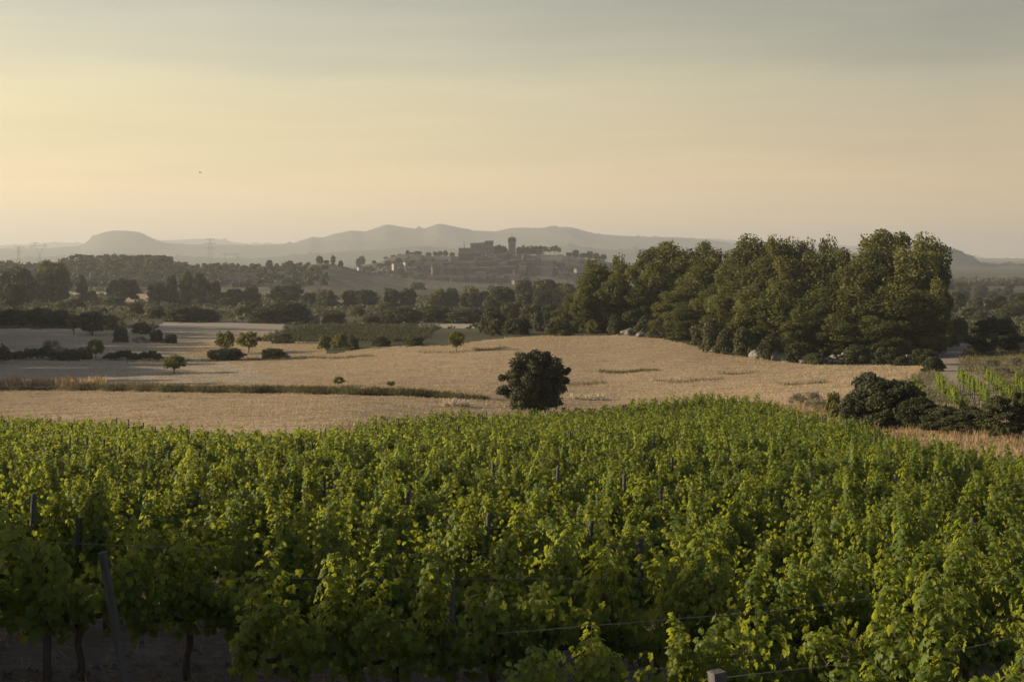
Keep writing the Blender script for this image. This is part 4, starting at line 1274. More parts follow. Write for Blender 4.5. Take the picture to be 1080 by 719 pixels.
# weeds growing in streaks in the stubble
g = np.random.default_rng(71)
W = []
for (p0, p1, py, n) in [(632, 694, 392, 260), (500, 536, 368.5, 160), (560, 600, 404, 60), (690, 760, 402, 90), (760, 800, 394, 60), (596, 640, 405, 60), (262, 330, 378.5, 240), (330, 395, 377, 200), (820, 870, 405, 70), (440, 520, 371, 120), (120, 240, 381, 160)]:
    q = g.random(n)
    px = p0 + (p1 - p0) * q
    pyy = py + g.normal(size=n) * .5 + 1.2 * np.sin(q * 5)
    W += [at(a, b) for a, b in zip(px, pyy)]
W = np.array(W)
tufts('weeds', 'grey-green weeds in thin streaks across the stubble field', M['green_grass'], W, g.uniform(.15, .42, len(W)), 6, .25, 12, width=1.6)

# low scrub that covers the rough ground below the town
g = np.random.default_rng(73)
S_ = []
for (p0, p1, q0, q1, n) in [(-20, 640, 304, 347, 5200), (980, 1100, 304, 362, 900), (600, 800, 335, 372, 900)]:
    dd_ = np.sqrt(g.uniform(215 ** 2, 900 ** 2, n * 8)) if p0 < 900 else np.sqrt(g.uniform(190 ** 2, 900 ** 2, n * 8))
    u = g.uniform((p0 - CX) / F, (p1 - CX) / F, n * 8)
    x = u * dd_; z = H(x, dd_); py = HY - F * z / dd_
    ok = (py > q0) & (py < q1) & np.isin(zone_at(x, dd_), [3]) & (np.sin(x * .045 + 2 * np.sin(dd_ * .021)) + g.normal(size=len(x)) * .7 > -.5)
    S_.append(np.stack([x, dd_, z], 1)[ok][:n])
S_ = np.concatenate(S_)
rr = np.repeat(g.uniform(.3, 1.3, len(S_)) * np.clip(S_[:, 1] / 420, .6, 1.6), 14)
Q = np.repeat(S_, 14, 0)
dv = unit(len(Q), g); dv[:, 2] = np.abs(dv[:, 2]) * .7
mb = MB()
mb.leaves(Q + dv * rr[:, None] * g.uniform(.5, 1, (len(Q), 1)), dv + g.normal(size=Q.shape) * .5, g.normal(size=Q.shape) + np.array([0, 0, .4]), rr * .62, TUFT, TUFT_T, np.clip(np.repeat(g.uniform(0, .8, len(S_)), 14) + g.normal(size=len(Q)) * .15, 0, 1))
tag(link('scrub', mb.mesh('scrub', M['shrub'])), 'low olive-green scrub covering the rough ground below the town', 'scrub', kind='stuff')

# dry grass fringe beyond the vineyard's far edge, thick on the right
g = np.random.default_rng(21)
px = g.uniform(-20, 1100, 5200)
d_ = edge(px) + 2.0 + g.exponential(2.6, len(px))
x = (px - CX) / F * d_
P = np.stack([x, d_, H(x, d_)], 1)
tufts('dry_grass', 'tall dry golden grass along the far edge of the vineyard', M['grass'], P, g.uniform(.22, .6, len(P)), 6, .26, 5, width=1.1)
P = scatter(3200, 800, 1100, 428, 500, [5, 1], 22)
tufts('dry_grass', 'dry golden grass strip between the vines and the big bushes', M['grass'], P, g.uniform(.18, .5, len(P)), 6, .26, 6, width=1.1)
P = scatter(3200, 840, 1100, 370, 440, [4], 25)
tufts('rough_grass', 'sparse rough grass on the bare ground around the small vine plot', M['green_grass'], P, g.uniform(.2, .6, len(P)), 6, .25, 16, width=1.3)


# the grassy bank across the stubble field
def bank_py(px): return np.interp(px, [-40, 0, 90, 200, 300, 380, 440, 512], [411.5, 411.5, 411.5, 413.5, 414.5, 416, 418, 421])


bx = np.arange(-60, 514, 3.0)
bk = [at(p, bank_py(p)) for p in bx]
mb = MB()
V = []
for p, (x, y, z) in zip(bx, bk):
    e = min(1, (514 - p) / 50)
    hh = (.36 + .14 * math.sin(p * .11) * math.sin(p * .043)) * e
    V += [(x, y - .9, z - .08), (x, y - .55, z + hh * .55), (x, y, z + hh), (x, y + .9, z + hh * .75), (x, y + 3.2, z - .1)]
fq = [(i * 5 + j, (i + 1) * 5 + j, (i + 1) * 5 + j + 1, i * 5 + j + 1) for i in range(len(bx) - 1) for j in range(4)]
mb.add(V, fq)
tag(link('grassy_bank', mb.mesh('grassy_bank', M['g_scrub'], True)), kind='structure')
bka = np.array(bk)
n = 3600
t = g.uniform(0, len(bx) - 1.01, n)
ii = t.astype(int)
Bp = bka[ii] * (1 - (t - ii))[:, None] + bka[ii + 1] * (t - ii)[:, None]
endf = np.clip((512 - (bx[0] + 3 * t)) / 70, .2, 1)
leftf = np.clip((bx[0] + 3 * t - 60) / 60, .12, 1)
off = g.uniform(-.8, .2, n)
Pb = Bp + np.stack([g.normal(size=n) * .1, off, (.45 + .35 * off) * endf], 1)
kp = g.random(n) < leftf
tufts('bank_grass', 'dark green grass growing along the bank across the field', M['green_grass'], Pb[kp], g.uniform(.2, .5, kp.sum()), 8, .22, 7, width=1.5)
n = 1500
t = g.uniform(0, len(bx) - 1.01, n)
t = t[(bx[0] + 3 * t < 108) & (np.sin((bx[0] + 3 * t) * .21) + g.normal(size=n) * .5 > -.1) | (g.random(n) < .16)]; n = len(t); ii = t.astype(int)
Bp = bka[ii] * (1 - (t - ii))[:, None] + bka[ii + 1] * (t - ii)[:, None]
pxx = bx[0] + 3 * t
hq = np.where(pxx < 110, g.uniform(.4, 1.25, n), g.uniform(.25, .65, n))
Pb = Bp + np.stack([g.normal(size=n) * .1, g.uniform(.2, 2.6, n), np.full(n, .35)], 1)
tufts('dry_grass', 'tall dry golden grass on top of the bank across the field', M['gold_grass'], Pb, hq, 9, .28, 8, width=1.2)
for i, (px, py, wpx) in enumerate([(470, 428, 10), (478, 427.5, 8), (491, 428.5, 8), (605, 421, 6), (622, 421, 7), (632, 421.5, 5)]):
    x, y, z = at(px, py)
    g2 = np.random.default_rng(90 + i)
    m_ = MB(); nb = 70
    Pq = np.stack([g2.normal(size=nb) * .22, g2.normal(size=nb) * .2, np.zeros(nb)], 1)
    m_.leaves(Pq, g2.normal(size=(nb, 3)), np.stack([g2.normal(size=nb) * .35, g2.normal(size=nb) * .35, np.ones(nb)], 1), g2.uniform(.4, .85, nb), np.array(BLADE) * np.array([1.6, 1, 1]), BLADE_T, g2.random(nb))
    tag(link('grass_tuft', m_.mesh('grass_tuft', M['pale_grass']), None, (x, y, z)), f'pale bleached grass tuft at the field edge near the lone oak, {ordn(i + 1)} from the left', 'grass tuft', 'pale bleached grass tufts')

# weedy ground under the vines
g = np.random.default_rng(31)
y = np.sqrt(g.uniform(9 ** 2, 30 ** 2, 1500)); u = g.uniform(-.42, .42, 1500)
P = np.stack([u * y, y, H(u * y, y)], 1)
tufts('weeds', 'thin dry weeds on the soil under the vines', M['grass'], P, g.uniform(.06, .22, len(P)), 7, .10, 11, width=1.0)


# clods, stones and fallen leaves on the soil at the near end of the rows
g = np.random.default_rng(35)
n = 5200
y = np.sqrt(g.uniform(9.5 ** 2, 26 ** 2, n)); u = g.uniform(-.42, .42, n)
P = np.stack([u * y, y, H(u * y, y)], 1)
mb = MB()
OCT = np.array([(1, 0, 0), (0, 1, 0), (-1, 0, 0), (0, -1, 0), (0, 0, .8), (0, 0, -.6)])
OCT_T = np.array([(0, 1, 4), (1, 2, 4), (2, 3, 4), (3, 0, 4), (1, 0, 5), (2, 1, 5), (3, 2, 5), (0, 3, 5)])
sz = .015 + .075 * g.random(n) ** 3
V = P[:, None, :] + (OCT[None] * g.uniform(.6, 1.3, (n, 6, 1))) * sz[:, None, None]
mb.add(V.reshape(-1, 3), (np.arange(n)[:, None, None] * 6 + OCT_T[None]).reshape(-1, 3), .5)
tag(link('soil_clods', mb.mesh('soil_clods', M['g_vine'])), 'clods and small stones on the soil between the vine rows', 'clods', kind='stuff')
n = 1600
y = np.sqrt(g.uniform(9.5 ** 2, 26 ** 2, n)); u = g.uniform(-.42, .42, n)
P = np.stack([u * y, y, H(u * y, y) + .015], 1)
mb = MB()
mb.leaves(P, np.array([0, 0, 1.0]) + g.normal(size=(n, 3)) * .35, g.normal(size=(n, 3)), g.uniform(.05, .10, n), LEAF5, LEAF5_T, g.random(n))
tag(link('fallen_leaves', mb.mesh('fallen_leaves', M['dry_shrub'])), 'dry fallen leaves on the soil under the vines', 'leaves', kind='stuff')


# ------------------------------------------------------------------ rocks
def rock_mesh(seed, rough=.22):
    import bmesh
    from mathutils import noise as mn
    bm = bmesh.new()
    bmesh.ops.create_icosphere(bm, subdivisions=3, radius=.5)
    for v in bm.verts:
        n1 = mn.noise(v.co * 2.2 + Vector((seed * 7.1, 0, 0)))
        n2 = mn.noise(v.co * 5.5 + Vector((0, seed * 3.7, 0)))
        q = v.co * (1 + rough * n1 * 1.6 + rough * .5 * n2)
        v.co = Vector((q.x, q.y, max(q.z, -.35)))
    me = bpy.data.meshes.new('rock')
    bm.to_mesh(me); bm.free()
    a = me.attributes.new('tint', 'FLOAT', 'FACE')
    me.materials.append(M['stone'])
    return me


RK = [rock_mesh(i + 1) for i in range(6)]
cnt = 0
for (px, py, wpx, hpx) in sorted([(633, 346.5, 10, 6), (641, 349, 14, 7), (652, 351, 16, 8), (664, 352.5, 14, 7), (655, 345, 12, 5), (676, 354.5, 12, 5), (690, 356, 10, 4), (612, 344, 12, 5), (786, 374, 14, 7), (797, 377, 16, 9),
                                  (808, 378.5, 16, 11), (820, 380, 16, 10), (830, 381.5, 12, 6), (773, 372, 10, 5), (742, 362, 12, 5), (722, 359, 10, 4), (846, 382.5, 10, 5)]):
    x, y, z = at(px, py)
    cnt += 1
    s = y / F
    tag(link('boulder', RK[cnt % 6], None, (x, y - .6, z + hpx * s * .30), cnt * 1.1, (wpx * s * 1.3, wpx * s, hpx * s * 1.3)), f'grey limestone boulder at the foot of the grove, {ordn(cnt)} from the left', 'boulder', 'boulders at the foot of the grove')
# cleared-stone heap: one pile of many small stones, its stones kept as parts of the heap
x, y, z = at(886, 383.5)
s = y / F
hp = empty('stone_heap', (x, y, z))
g2 = np.random.default_rng(77)
for i in range(80):
    a, rr = g2.uniform(0, 6.28), math.sqrt(g2.random())
    ex, ey = rr * math.cos(a), rr * math.sin(a)
    zz_ = (1 - rr ** 1.7) * 11 * s * g2.uniform(.55, 1.0)
    sz = g2.uniform(.35, .8)
    link('stone', RK[i % 6], hp, (ex * 21 * s, ey * 9 * s, zz_), g2.uniform(0, 6), (sz, sz * .8, sz * .7))
tag(hp, 'low heap of cleared grey stones in front of the grove', 'stone heap')

# dry stone walls by the far vine plot
def drywall(px0, px1, py, hpx, label):
    A, B = at(px0, py), at(px1, py)
    n = max(6, int((px1 - px0) / 1.6))
    g3 = np.random.default_rng(int(px0))
    mb = MB()
    s_ = A[1] / F
    hgt = hpx * s_
    L = math.hypot(B[0] - A[0], B[1] - A[1]); ang = math.atan2(B[1] - A[1], B[0] - A[0])
    for lv in range(4):
        q = 0.0
        while q < L:
            wl = g3.uniform(.5, 1.3)
            t = (q + wl / 2) / L
            mb.box((A[0] + (B[0] - A[0]) * t + g3.uniform(-.05, .05), A[1] + (B[1] - A[1]) * t + g3.uniform(-.06, .06), A[2] + (B[2] - A[2]) * t - .25 + hgt * (lv + .55) / 4), (wl * .96, .5 + g3.uniform(-.08, .08), hgt / 4 * g3.uniform(.86, .97)), ang, g3.random(), .94)
            q += wl
    tag(link('dry_stone_wall', mb.mesh('dry_stone_wall', M['stone'])), label, 'stone wall')


drywall(321, 335, 340, 7, 'short pale dry stone wall right of the big dark oak')
drywall(386, 406, 339, 8, 'pale dry stone wall below the lone round oak')
drywall(452, 470, 338, 6, 'pale dry stone wall broken by the dark thicket')
# small white marker box by the grove
x, y, z = at(958, 385)
bxo = empty('marker_box', (x, y, z))
m_ = MB(); m_.box((0, 0, .38), (.10, .10, .9), 0.1)
link('post', m_.mesh('marker_post', M['post']), bxo)
m_ = MB(); m_.box((0, 0, .98), (.46, .2, .42), 0.1); m_.box((0, 0, 1.21), (.54, .28, .05), 0.1)
link('cabinet', m_.mesh('marker_cabinet', M['white']), bxo)
tag(bxo, 'small white box on a post in front of the dark grove', 'marker box')

# ------------------------------------------------------------------ the hill town
def house_parts(o, wd, dp, ht, wall, roof=True, wins=True, flat=False, seed=0):
    g3 = np.random.default_rng(seed)
    m_ = MB(); m_.box((0, 0, ht / 2 - 3), (wd, dp, ht + 6))
    link('wall', m_.mesh('house_wall', M[wall]), o)
    if not flat:
        m_ = MB(); rh = dp * .22
        e = .35
        v = [(-wd / 2 - e, -dp / 2 - e, ht + .01), (wd / 2 + e, -dp / 2 - e, ht + .01), (wd / 2 + e, dp / 2 + e, ht + .01), (-wd / 2 - e, dp / 2 + e, ht + .01),
             (-wd / 2 - e, 0, ht + rh), (wd / 2 + e, 0, ht + rh)]
        m_.add(v, [(0, 1, 5, 4), (2, 3, 4, 5), (0, 3, 2, 1)]); m_.add(v, [(0, 4, 3), (1, 2, 5)])
        link('roof', m_.mesh('house_roof', M['roof']), o)
    nf = max(1, int(ht / 3.2)); nw = max(1, int(wd / 3.4))
    for f_ in range(nf):
        for w_ in range(nw):
            if g3.random() < .25: continue
            m_ = MB(); m_.box((-wd / 2 + (w_ + .5) * wd / nw, -dp / 2 - .02, 1.7 + f_ * 3.1), (1.0, .1, 1.5))
            link('window', m_.mesh('house_window', M['window']), o)


def town_at(px, py): return r_town.at(px, py)


HS = []
gt = np.random.default_rng(12)
tiers = [('top tier of the town', 478, 566, 276, 13), ('second tier of the town', 464, 592, 283, 22), ('third tier of the town', 456, 588, 290, 20), ('lowest tier of the town', 455, 545, 297.5, 13)]
for tn, p0, p1, py, n in tiers:
    for i in range(n):
        px = p0 + (p1 - p0) * (i + gt.uniform(.2, .8)) / n
        pyy = py + gt.uniform(-1.6, 1.6)
        x, y, z = town_at(px, pyy)
        o = empty('town_house', (x, y + 4, z), gt.uniform(-.25, .25))
        house_parts(o, gt.uniform(7, 13), gt.uniform(7, 10), gt.uniform(4.5, 8.5), 'house', seed=i + int(p0))
        tag(o, f'dull stone house, {ordn(i + 1)} from left in the {tn}', 'house', 'stone houses of the hill town')
for px, py, wd, ht, lab in [(357, 297, 11, 13, 'white house with a tall gable at the left foot of the town'), (364, 294, 12, 8, 'white house behind the tall-gabled one'), (371, 292.5, 12, 7, 'pale house at the right of the white group'),
                            (379, 291, 4, 9, 'narrow white tower-like house right of the white group'), (368, 303.5, 20, 4.5, 'long low white building below the white group'),
                            (415.5, 287.5, 3.2, 9, 'slim white house, left one of two on the left slope'), (427.5, 286, 3, 9, 'slim white house, right one of two on the left slope'),
                            (398, 296.5, 12, 5, 'low pale house between the white group and the slim houses'), (611, 289, 9, 5, 'small pale house at the right foot of the town'), (545, 301.5, 8, 5, 'small pale house low under the church')]:
    x, y, z = town_at(px, py)
    o = empty('white_house', (x, y + 3, z), .35)
    house_parts(o, wd, 8, ht, 'castle_stone' if px > 500 else 'white', seed=int(px))
    tag(o, lab, 'house')
for px, py, lab in [(246, 298.5, 'long pale shed on the wooded ridge left of the town'), (257, 295, 'small pale shed above the long shed on the wooded ridge')]:
    x, y, z = r_wood.at(px, py)
    o = empty('farm_shed', (x, y + 3, z), .1)
    house_parts(o, 16, 7, 3.5, 'white', seed=int(px))
    tag(o, lab, 'shed')


def block(o, px0, px1, base, top, dd_, name, dp=14, wall='castle_stone', depth_off=0):
    s_ = dd_ / F
    cx_ = ((px0 + px1) / 2 - CX) * s_
    z0, z1 = -(base - HY) * s_, -(top - HY) * s_
    m_ = MB(); m_.box((cx_ - o.location.x, depth_off, (z0 + z1) / 2 - o.location.z), ((px1 - px0) * s_, dp, z1 - z0))
    return link(name, m_.mesh('castle_' + name, M[wall]), o), cx_, z0, z1, s_


def windows(parent, o, cx_, z0, z1, wd, dp, cols_, rows__, sz=(1.2, 2.0), dy=0):
    for a in range(cols_):
        for b_ in range(rows__):
            m_ = MB(); m_.box((cx_ - o.location.x + wd * ((a + .5) / cols_ - .5), dy - dp / 2 - .03, z0 + (z1 - z0) * (b_ + .6) / rows__ - o.location.z), (sz[0], .12, sz[1]))
            link('window', m_.mesh('castle_window', M['window']), parent)


dc = 1640
s_ = dc / F
o = empty('castle', ((502 - CX) * s_, dc, -(275 - HY) * s_))
b1, c1, z0, z1, s_ = block(o, 484, 497.5, 282, 261.5, dc, 'wing', 16); windows(b1, o, c1, -(272 - HY) * s_, z1, 13 * s_, 16, 4, 2)
b2, c2, z0, z1, s_ = block(o, 496.5, 512.5, 282, 257.5, dc + 6, 'palace', 18); windows(b2, o, c2, -(272 - HY) * s_, z1, 15 * s_, 18, 5, 2)
b3, c3, z0, z1, s_ = block(o, 511.5, 520.3, 282, 254.4, dc + 2, 'keep', 17); windows(b3, o, c3, -(272 - HY) * s_, z1, 8 * s_, 17, 2, 3)
for i in range(5):   # merlons
    pxm = 512.2 + i * 1.9
    block(o, pxm, pxm + .9, 254.4, 253.6, dc + 2, 'merlon', 17)
m_ = MB()
zt = -(257.5 - HY) * s_ - o.location.z
cx_, wd = c2 - o.location.x, 17 * s_
m_.add([(cx_ - wd / 2, -9, zt + .02), (cx_ + wd / 2, -9, zt + .02), (cx_ + wd / 2, 9, zt + .02), (cx_ - wd / 2, 9, zt + .02), (cx_ - wd / 2, 0, zt + 1.2), (cx_ + wd / 2, 0, zt + 2.2)], [(0, 1, 5, 4), (2, 3, 4, 5), (0, 3, 2, 1)])
m_.add([(cx_ - wd / 2, -9, zt + .02), (cx_ - wd / 2, 9, zt + .02), (cx_ - wd / 2, 0, zt + 1.2)], [(0, 2, 1)])
link('roof', m_.mesh('palace_roof', M['roof']), o)
tag(o, 'ruined grey castle of three blocks on top of the hill town', 'castle')

o = empty('church_tower', ((540 - CX) * s_, dc, -(275 - HY) * s_))
b1, c1, z0, z1, s_ = block(o, 536.2, 543.9, 285, 256.5, dc - 4, 'shaft', 8.5); windows(b1, o, c1, -(270 - HY) * s_, -(258 - HY) * s_, 5 * s_, 8.5, 1, 2)
b2, c2, z0, z1, s_ = block(o, 535.8, 544.3, 256.5, 251.2, dc - 4, 'belfry', 9.3); windows(b2, o, c2, z0, z1, 7 * s_, 9.3, 2, 1, (1.6, 3.2))
b3, c3, z0, z1, s_ = block(o, 536.8, 543.3, 251.2, 250.2, dc - 4, 'parapet', 7.4)
m_ = MB(); m_.box((c3 - o.location.x, 0, z1 + 1.6 - o.location.z), (.9, .9, 3.2), 0, .5, .2)
link('finial', m_.mesh('tower_finial', M['house']), o)
tag(o, 'tall square church bell tower rising over the hill town', 'church tower')
o = empty('church', ((529 - CX) * s_, dc, -(276 - HY) * s_))
b1, c1, z0, z1, s_ = block(o, 524, 535.5, 284, 268, dc + 4, 'nave', 16); windows(b1, o, c1, -(275 - HY) * s_, z1, 10 * s_, 16, 3, 1)
m_ = MB(); zt = z1 - o.location.z; cx_ = c1 - o.location.x; wd = 12 * s_
m_.add([(cx_ - wd / 2, -8.5, zt + .02), (cx_ + wd / 2, -8.5, zt + .02), (cx_ + wd / 2, 8.5, zt + .02), (cx_ - wd / 2, 8.5, zt + .02), (cx_ - wd / 2, 0, zt + 3), (cx_ + wd / 2, 0, zt + 3)], [(0, 1, 5, 4), (2, 3, 4, 5), (0, 3, 2, 1)])
m_.add([(cx_ - wd / 2, -8.5, zt + .02), (cx_ - wd / 2, 8.5, zt + .02), (cx_ - wd / 2, 0, zt + 3), (cx_ + wd / 2, -8.5, zt + .02), (cx_ + wd / 2, 8.5, zt + .02), (cx_ + wd / 2, 0, zt + 3)], [(0, 2, 1), (3, 4, 5)])
link('roof', m_.mesh('nave_roof', M['roof']), o)
tag(o, 'grey church nave with pitched roof left of the bell tower', 'church')
o = empty('terrace_wall', ((570 - CX) * s_, dc - 8, -(275 - HY) * s_))
block(o, 546, 594, 284, 269.0, dc - 8, 'wall', 3)
block(o, 548, 592, 289, 277, dc - 40, 'lower_wall', 3)
tag(o, 'long stone terrace wall under the row of pines by the bell tower', 'wall')

# trees on and around the town hill
for i, px in enumerate([547.5, 552, 556.5, 561, 565.5, 570, 575, 580, 585, 589.5]):
    dd_ = dc + 4 + 6 * math.sin(i * 2.2)
    zz0 = -(269.0 - HY) / F * dc
    top = [260, 258, 259.5, 258.5, 259, 258.5, 259.5, 260, 258.5, 260.5][i]
    plant('pine' if i < 6 else 'sparse_pine', (px - CX) / F * dd_, dd_, zz0, 7.2 / F * dd_, -(top - HY) / F * dd_ - zz0, f'tall pine on the terrace right of the bell tower, {ordn(i + 1)} from the left', 'pines on the town terrace')
TT = [(430, 263.5, 4.5), (441, 264.5, 9), (435, 266, 7), (452, 266, 7), (459, 265, 5), (464, 264.5, 6), (470, 264, 6), (477, 266, 6), (523, 258.5, 6), (527, 257.5, 6), (531, 259, 7), (534, 262, 5), (600, 266, 7), (607, 263, 8), (615, 266.5, 8), (622, 264.5, 8), (629, 266.5, 8), (636, 268, 8),
      (382, 269.5, 7), (378, 272, 5), (395, 274.5, 5), (407, 271.5, 5), (415, 270, 6), (422, 268.5, 6)]
for i, (px, top, wpx) in enumerate(sorted(TT)):
    ix = int(np.clip(np.searchsorted(r_town.px, px), 0, len(r_town.px) - 1))
    y = r_town.D[ix, 29]; z = r_town.Z[ix, 29] - 1
    hgt = -(top - HY) / F * y - z
    plant('oak', (px - CX) / F * y, y - 3, z, wpx / F * y, max(3, hgt), f'tree on the town hill’s skyline, {ordn(i + 1)} from the left', 'trees on the town hill skyline')
plant('cypress', (490 - CX) * s_, dc - 12, -(272 - HY) * s_, 2.6 * s_, 18 * s_, 'thin dark cypress standing in front of the castle’s left wing')
gq = np.random.default_rng(33)
n_t = 0
while n_t < 190:
    px, py = (gq.uniform(372, 690) if n_t % 2 else gq.uniform(340, 475)), gq.uniform(272, 312)
    if py < np.interp(px, [340, 372, 430, 484, 600, 690], [300, 284, 274, 276, 275, 286]): continue
    if 452 < px < 600 and py < 296 and gq.random() < .72: continue
    x, y, z = town_at(px, py)
    if y > 1640: continue
    wd = gq.uniform(3.5, 8) / F * y
    plant(str(gq.choice(['oak', 'oak', 'pine'])), x, y, z - .5, wd, wd * gq.uniform(.6, 1.0), 'small dark tree among the houses on the town slope', 'trees among the houses of the town')
    n_t += 1
for px, py, hpx in [(447.5, 292, 11), (459, 300, 9), (476, 298, 14), (432, 293, 9), (568, 289, 9), (516, 296, 8)]:
    x, y, z = town_at(px, py)
    plant('cypress', x, y, z, 3 / F * y, hpx / F * y, f'dark cypress among the town’s houses at {["the left slope", "the slope below the castle"][px > 455]}' if False else 'dark narrow cypress among the houses of the town slope', 'cypresses on the town slope')

# wooded ridge: a dark wood in which single trees hardly part, with the pines that stand out on its skyline
cl = []
gq = np.random.default_rng(44)
for i in range(900):
    px = gq.uniform(-120, 345) if i % 4 else gq.uniform(60, 190)
    py = gq.uniform(np.interp(px, [-120, 60, 75, 180, 190, 340, 470], [283, 279, 274, 274, 282, 282, 287]), 303)
    x, y, z = r_wood.at(px, py)
    r = gq.uniform(1.6, 3.4)
    if gq.random() < .3 and px > 190: continue
    cl.append((x, y, z + r * .5, r))
mb = MB(); crown(mb, gq, cl, 70, 1.5, .9, .3, .5, tint=(.1, .6))
tag(link('distant_wood', mb.mesh('distant_wood', M['oak'])), 'dark wood covering the ridge left of the town', 'wood', kind='stuff')
SK = [(4, 275, 8), (12, 274, 8), (20, 277, 7), (78, 270.5, 7), (84, 269, 8), (91, 269, 8), (98, 270.5, 7), (107, 269.5, 8), (114, 271, 8), (122, 270.5, 8), (131, 270, 8), (140, 269.5, 8), (149, 269, 9), (158, 268.8, 9), (167, 269, 9), (174, 269.5, 7),
      (182, 274, 5), (210, 278.5, 5), (217, 278, 6), (223, 279, 5), (229, 279.5, 6), (238, 279.5, 6), (246, 279, 6), (252, 279.5, 5), (267, 277.5, 6), (274, 278, 5), (285, 274, 8), (293, 278, 5), (307, 274.5, 7), (318, 276.5, 5), (326, 276, 5), (338, 269.5, 8), (352, 268.5, 5.5), (345, 274.5, 6), (360, 274.5, 6)]
for i, (px, top, wpx) in enumerate(SK):
    ix = int(np.clip(np.searchsorted(r_wood.px, px), 0, len(r_wood.px) - 1))
    y = r_wood.D[ix, 29]; z = r_wood.Z[ix, 29] - 1
    plant('oak' if wpx > 5.5 else 'pine', (px - CX) / F * y, y - 5, z, wpx / F * y, max(4, -(top - HY) / F * y - z), f'tree on the wooded ridge’s skyline, {ordn(i + 1)} from the left', 'trees on the wooded ridge skyline')
# wood in the valley on the right and on the far right hill
cl = []
for i in range(900):
    px = gq.uniform(960, 1200); py = gq.uniform(297, 316)
    x, y, z = r_valley.at(px, py)
    r = gq.uniform(2.5, 5)
    cl.append((x, y, z + r * .4, r))
for i in range(260):
    px = gq.uniform(960, 1200)
    ix = int(np.clip(np.searchsorted(r_right.px, px), 0, len(r_right.px) - 1))
    kx = int(gq.integers(22, 30))
    r = gq.uniform(4, 8)
    cl.append((r_right.X[ix, kx], r_right.D[ix, kx], r_right.Z[ix, kx] + r * .2, r))
mb = MB(); crown(mb, gq, cl, 60, 2.0, .85, .3, .5, tint=(.1, .6))
tag(link('valley_wood', mb.mesh('valley_wood', M['oak'])), 'dark wood in the hazy valley right of the grove', 'wood', kind='stuff')

# scrub on the slopes of the town hill
cl = []
for i in range(1500):
    px = gq.uniform(335, 720)
    py = gq.uniform(np.interp(px, [335, 380, 430, 484, 600, 690, 720], [303, 284, 272, 273, 274, 286, 291]), 314)
    if 455 < px < 595 and py < 300 and gq.random() < .6: continue
    if math.sin(px * .09 + py * .3) + gq.normal() * .7 < -.4: continue
    x, y, z = r_town.at(px, py)
    r = gq.uniform(.8, 2.4)
    cl.append((x, y, z + r * .2, r))
mb = MB(); crown(mb, gq, cl, 34, 1.1, .7, .3, .5, tint=(.1, .8))
tag(link('hillside_scrub', mb.mesh('hillside_scrub', M['shrub'])), 'low scrub dotted over the slopes of the town hill', 'scrub', kind='stuff')

# ------------------------------------------------------------------ pylons and a bird
def bars(mb, segs, r=.35):
    for a, b_ in segs: mb.tube([a, b_], r * .55, 4)


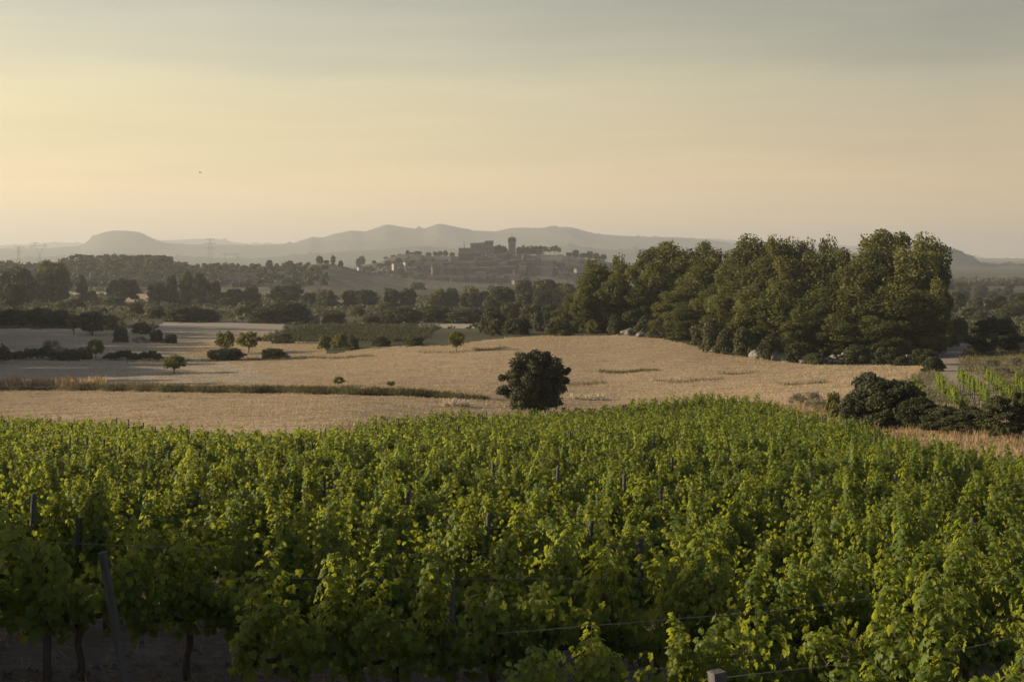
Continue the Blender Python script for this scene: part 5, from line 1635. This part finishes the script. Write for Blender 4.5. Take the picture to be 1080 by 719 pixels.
def pylon(px, top, base, dist, kind_, label):
    x = (px - CX) / F * dist
    z0, zt = -(base - HY) / F * dist - 12, -(top - HY) / F * dist
    h = zt - z0
    o = empty('pylon', (x, dist, z0), .25)
    m_ = MB(); sg = []
    if kind_ == 'portal':
        w_ = 12
        for sx in (-w_, w_): sg += [((sx, 0, 0), (sx * .96, 0, h * .9)), ((sx * .96, 0, h * .9), (sx * .9, 0, h))]
        link('mast', (bars(m_, sg, .7), m_.mesh('pylon_mast', M['steel']))[1], o)
        m_ = MB(); bars(m_, [((-w_ * 1.5, 0, h * .88), (w_ * 1.5, 0, h * .88)), ((-w_ * 1.5, 0, h * .92), (w_ * 1.5, 0, h * .92))] + [((-w_ * 1.5 + i * 3, 0, h * .88), (-w_ * 1.5 + i * 3 + 1.5, 0, h * .92)) for i in range(12)], .4)
        link('crossarm', m_.mesh('pylon_crossarm', M['steel']), o)
    else:
        wb, wt = h * .10, h * .022
        nl = 9
        top_k = .62 if kind_ == 'cat' else 1.0
        lv = [(wb + (wt - wb) * (i / nl) ** .8, h * top_k * i / nl) for i in range(nl + 1)]
        for (w0, za), (w1, zb) in zip(lv[:-1], lv[1:]):
            for sx, sy, tx, ty in ((-1, -1, 1, -1), (1, -1, 1, 1), (1, 1, -1, 1), (-1, 1, -1, -1)):
                sg += [((sx * w0, sy * w0, za), (sx * w1, sy * w1, zb)), ((sx * w0, sy * w0, za), (tx * w1, ty * w1, zb)), ((tx * w0, ty * w0, za), (sx * w1, sy * w1, zb))]
        bars(m_, sg, .30)
        link('mast', m_.mesh('pylon_mast', M['steel']), o)
        if kind_ == 'cat':
            m_ = MB(); a = h * .16; bars(m_, [((-wt, 0, h * .6), (-a, 0, h * .86)), ((wt, 0, h * .6), (a, 0, h * .86)), ((-a * 1.5, 0, h * .87), (a * 1.5, 0, h * .87)), ((-a, 0, h * .86), (-a * .9, 0, h)), ((a, 0, h * .86), (a * .9, 0, h)), ((-a * .5, 0, h * .73), (a * .5, 0, h * .73)), ((-a * 1.5, 0, h * .87), (-a * .9, 0, h * .97)), ((a * 1.5, 0, h * .87), (a * .9, 0, h * .97))], .55)
            link('crossarm', m_.mesh('pylon_crossarm', M['steel']), o)
        else:
            for tz, aw in (((.97, .14), (.84, .19), (.70, .15)) if kind_ == 'tower' else ((.97, .24), (.78, .16))):
                m_ = MB(); a = aw * h; bars(m_, [((-a, 0, h * tz), (a, 0, h * tz)), ((-a, 0, h * tz), (0, 0, h * (tz + .035))), ((a, 0, h * tz), (0, 0, h * (tz + .035)))], .42)
                link('crossarm', m_.mesh('pylon_crossarm', M['steel']), o)
    tag(o, label, 'pylon')


pylon(221.5, 251.5, 280, 2600, 'tower', 'tall lattice pylon with three crossarms above the wooded ridge')
pylon(243, 266, 281, 2900, 'portal', 'low portal-shaped pylon right of the tall lattice one')
pylon(42, 255.5, 280, 2600, 'cat', 'pylon with forked head near the left edge of the photo')
pylon(19.5, 260, 280, 2900, 'tee', 'small pylon with wide top arm, leftmost of the four')

x, y, z = (211 - CX) / F * 140, 140, -(182 - HY) / F * 140
g = None
m_ = MB()
m_.tube([(-.02, -.20, 0), (0, -.12, .0), (0, 0, .0), (0, .12, -.01), (0, .22, -.01)], [.012, .04, .05, .04, .012], 8)
for sx in (-1, 1):
    v = [(sx * .03, -.07, .02), (sx * .2, -.11, .10), (sx * .40, -.02, .06), (sx * .38, .04, .055), (sx * .18, .05, .09), (sx * .03, .07, .02)]
    v2 = [(a, b, c - .012) for a, b, c in v]
    m_.add(v + v2, [(0, 1, 4, 5), (1, 2, 3, 4), (11, 10, 7, 6), (10, 9, 8, 7), (0, 6, 7, 1), (1, 7, 8, 2), (2, 8, 9, 3), (3, 9, 10, 4), (4, 10, 11, 5)])
m_.add([(0, .2, 0), (-.06, .33, 0), (.06, .33, 0), (0, .2, -.012), (-.06, .33, -.012), (.06, .33, -.012)], [(0, 1, 2), (5, 4, 3)])
ob = link('bird', m_.mesh('bird', M['bird'], True), None, (x, y, z), 1.1, (.65, .65, .65))
ob.rotation_euler = (.15, .2, 1.1)
tag(ob, 'small dark bird flying with spread wings in the left of the sky', 'bird')

# trees outside the frame on the left whose shade falls on the nearest vines
for i, (x, y, h_, w_) in enumerate([(-22, 18.5, 7.8, 8), (-20, 12.5, 6.9, 8), (-31, 17, 9.8, 8)]):
    plant('oak', x, y, float(H(x, y)), w_, h_, 'dark oak beside the vineyard, outside the left edge', 'oaks beside the vineyard')
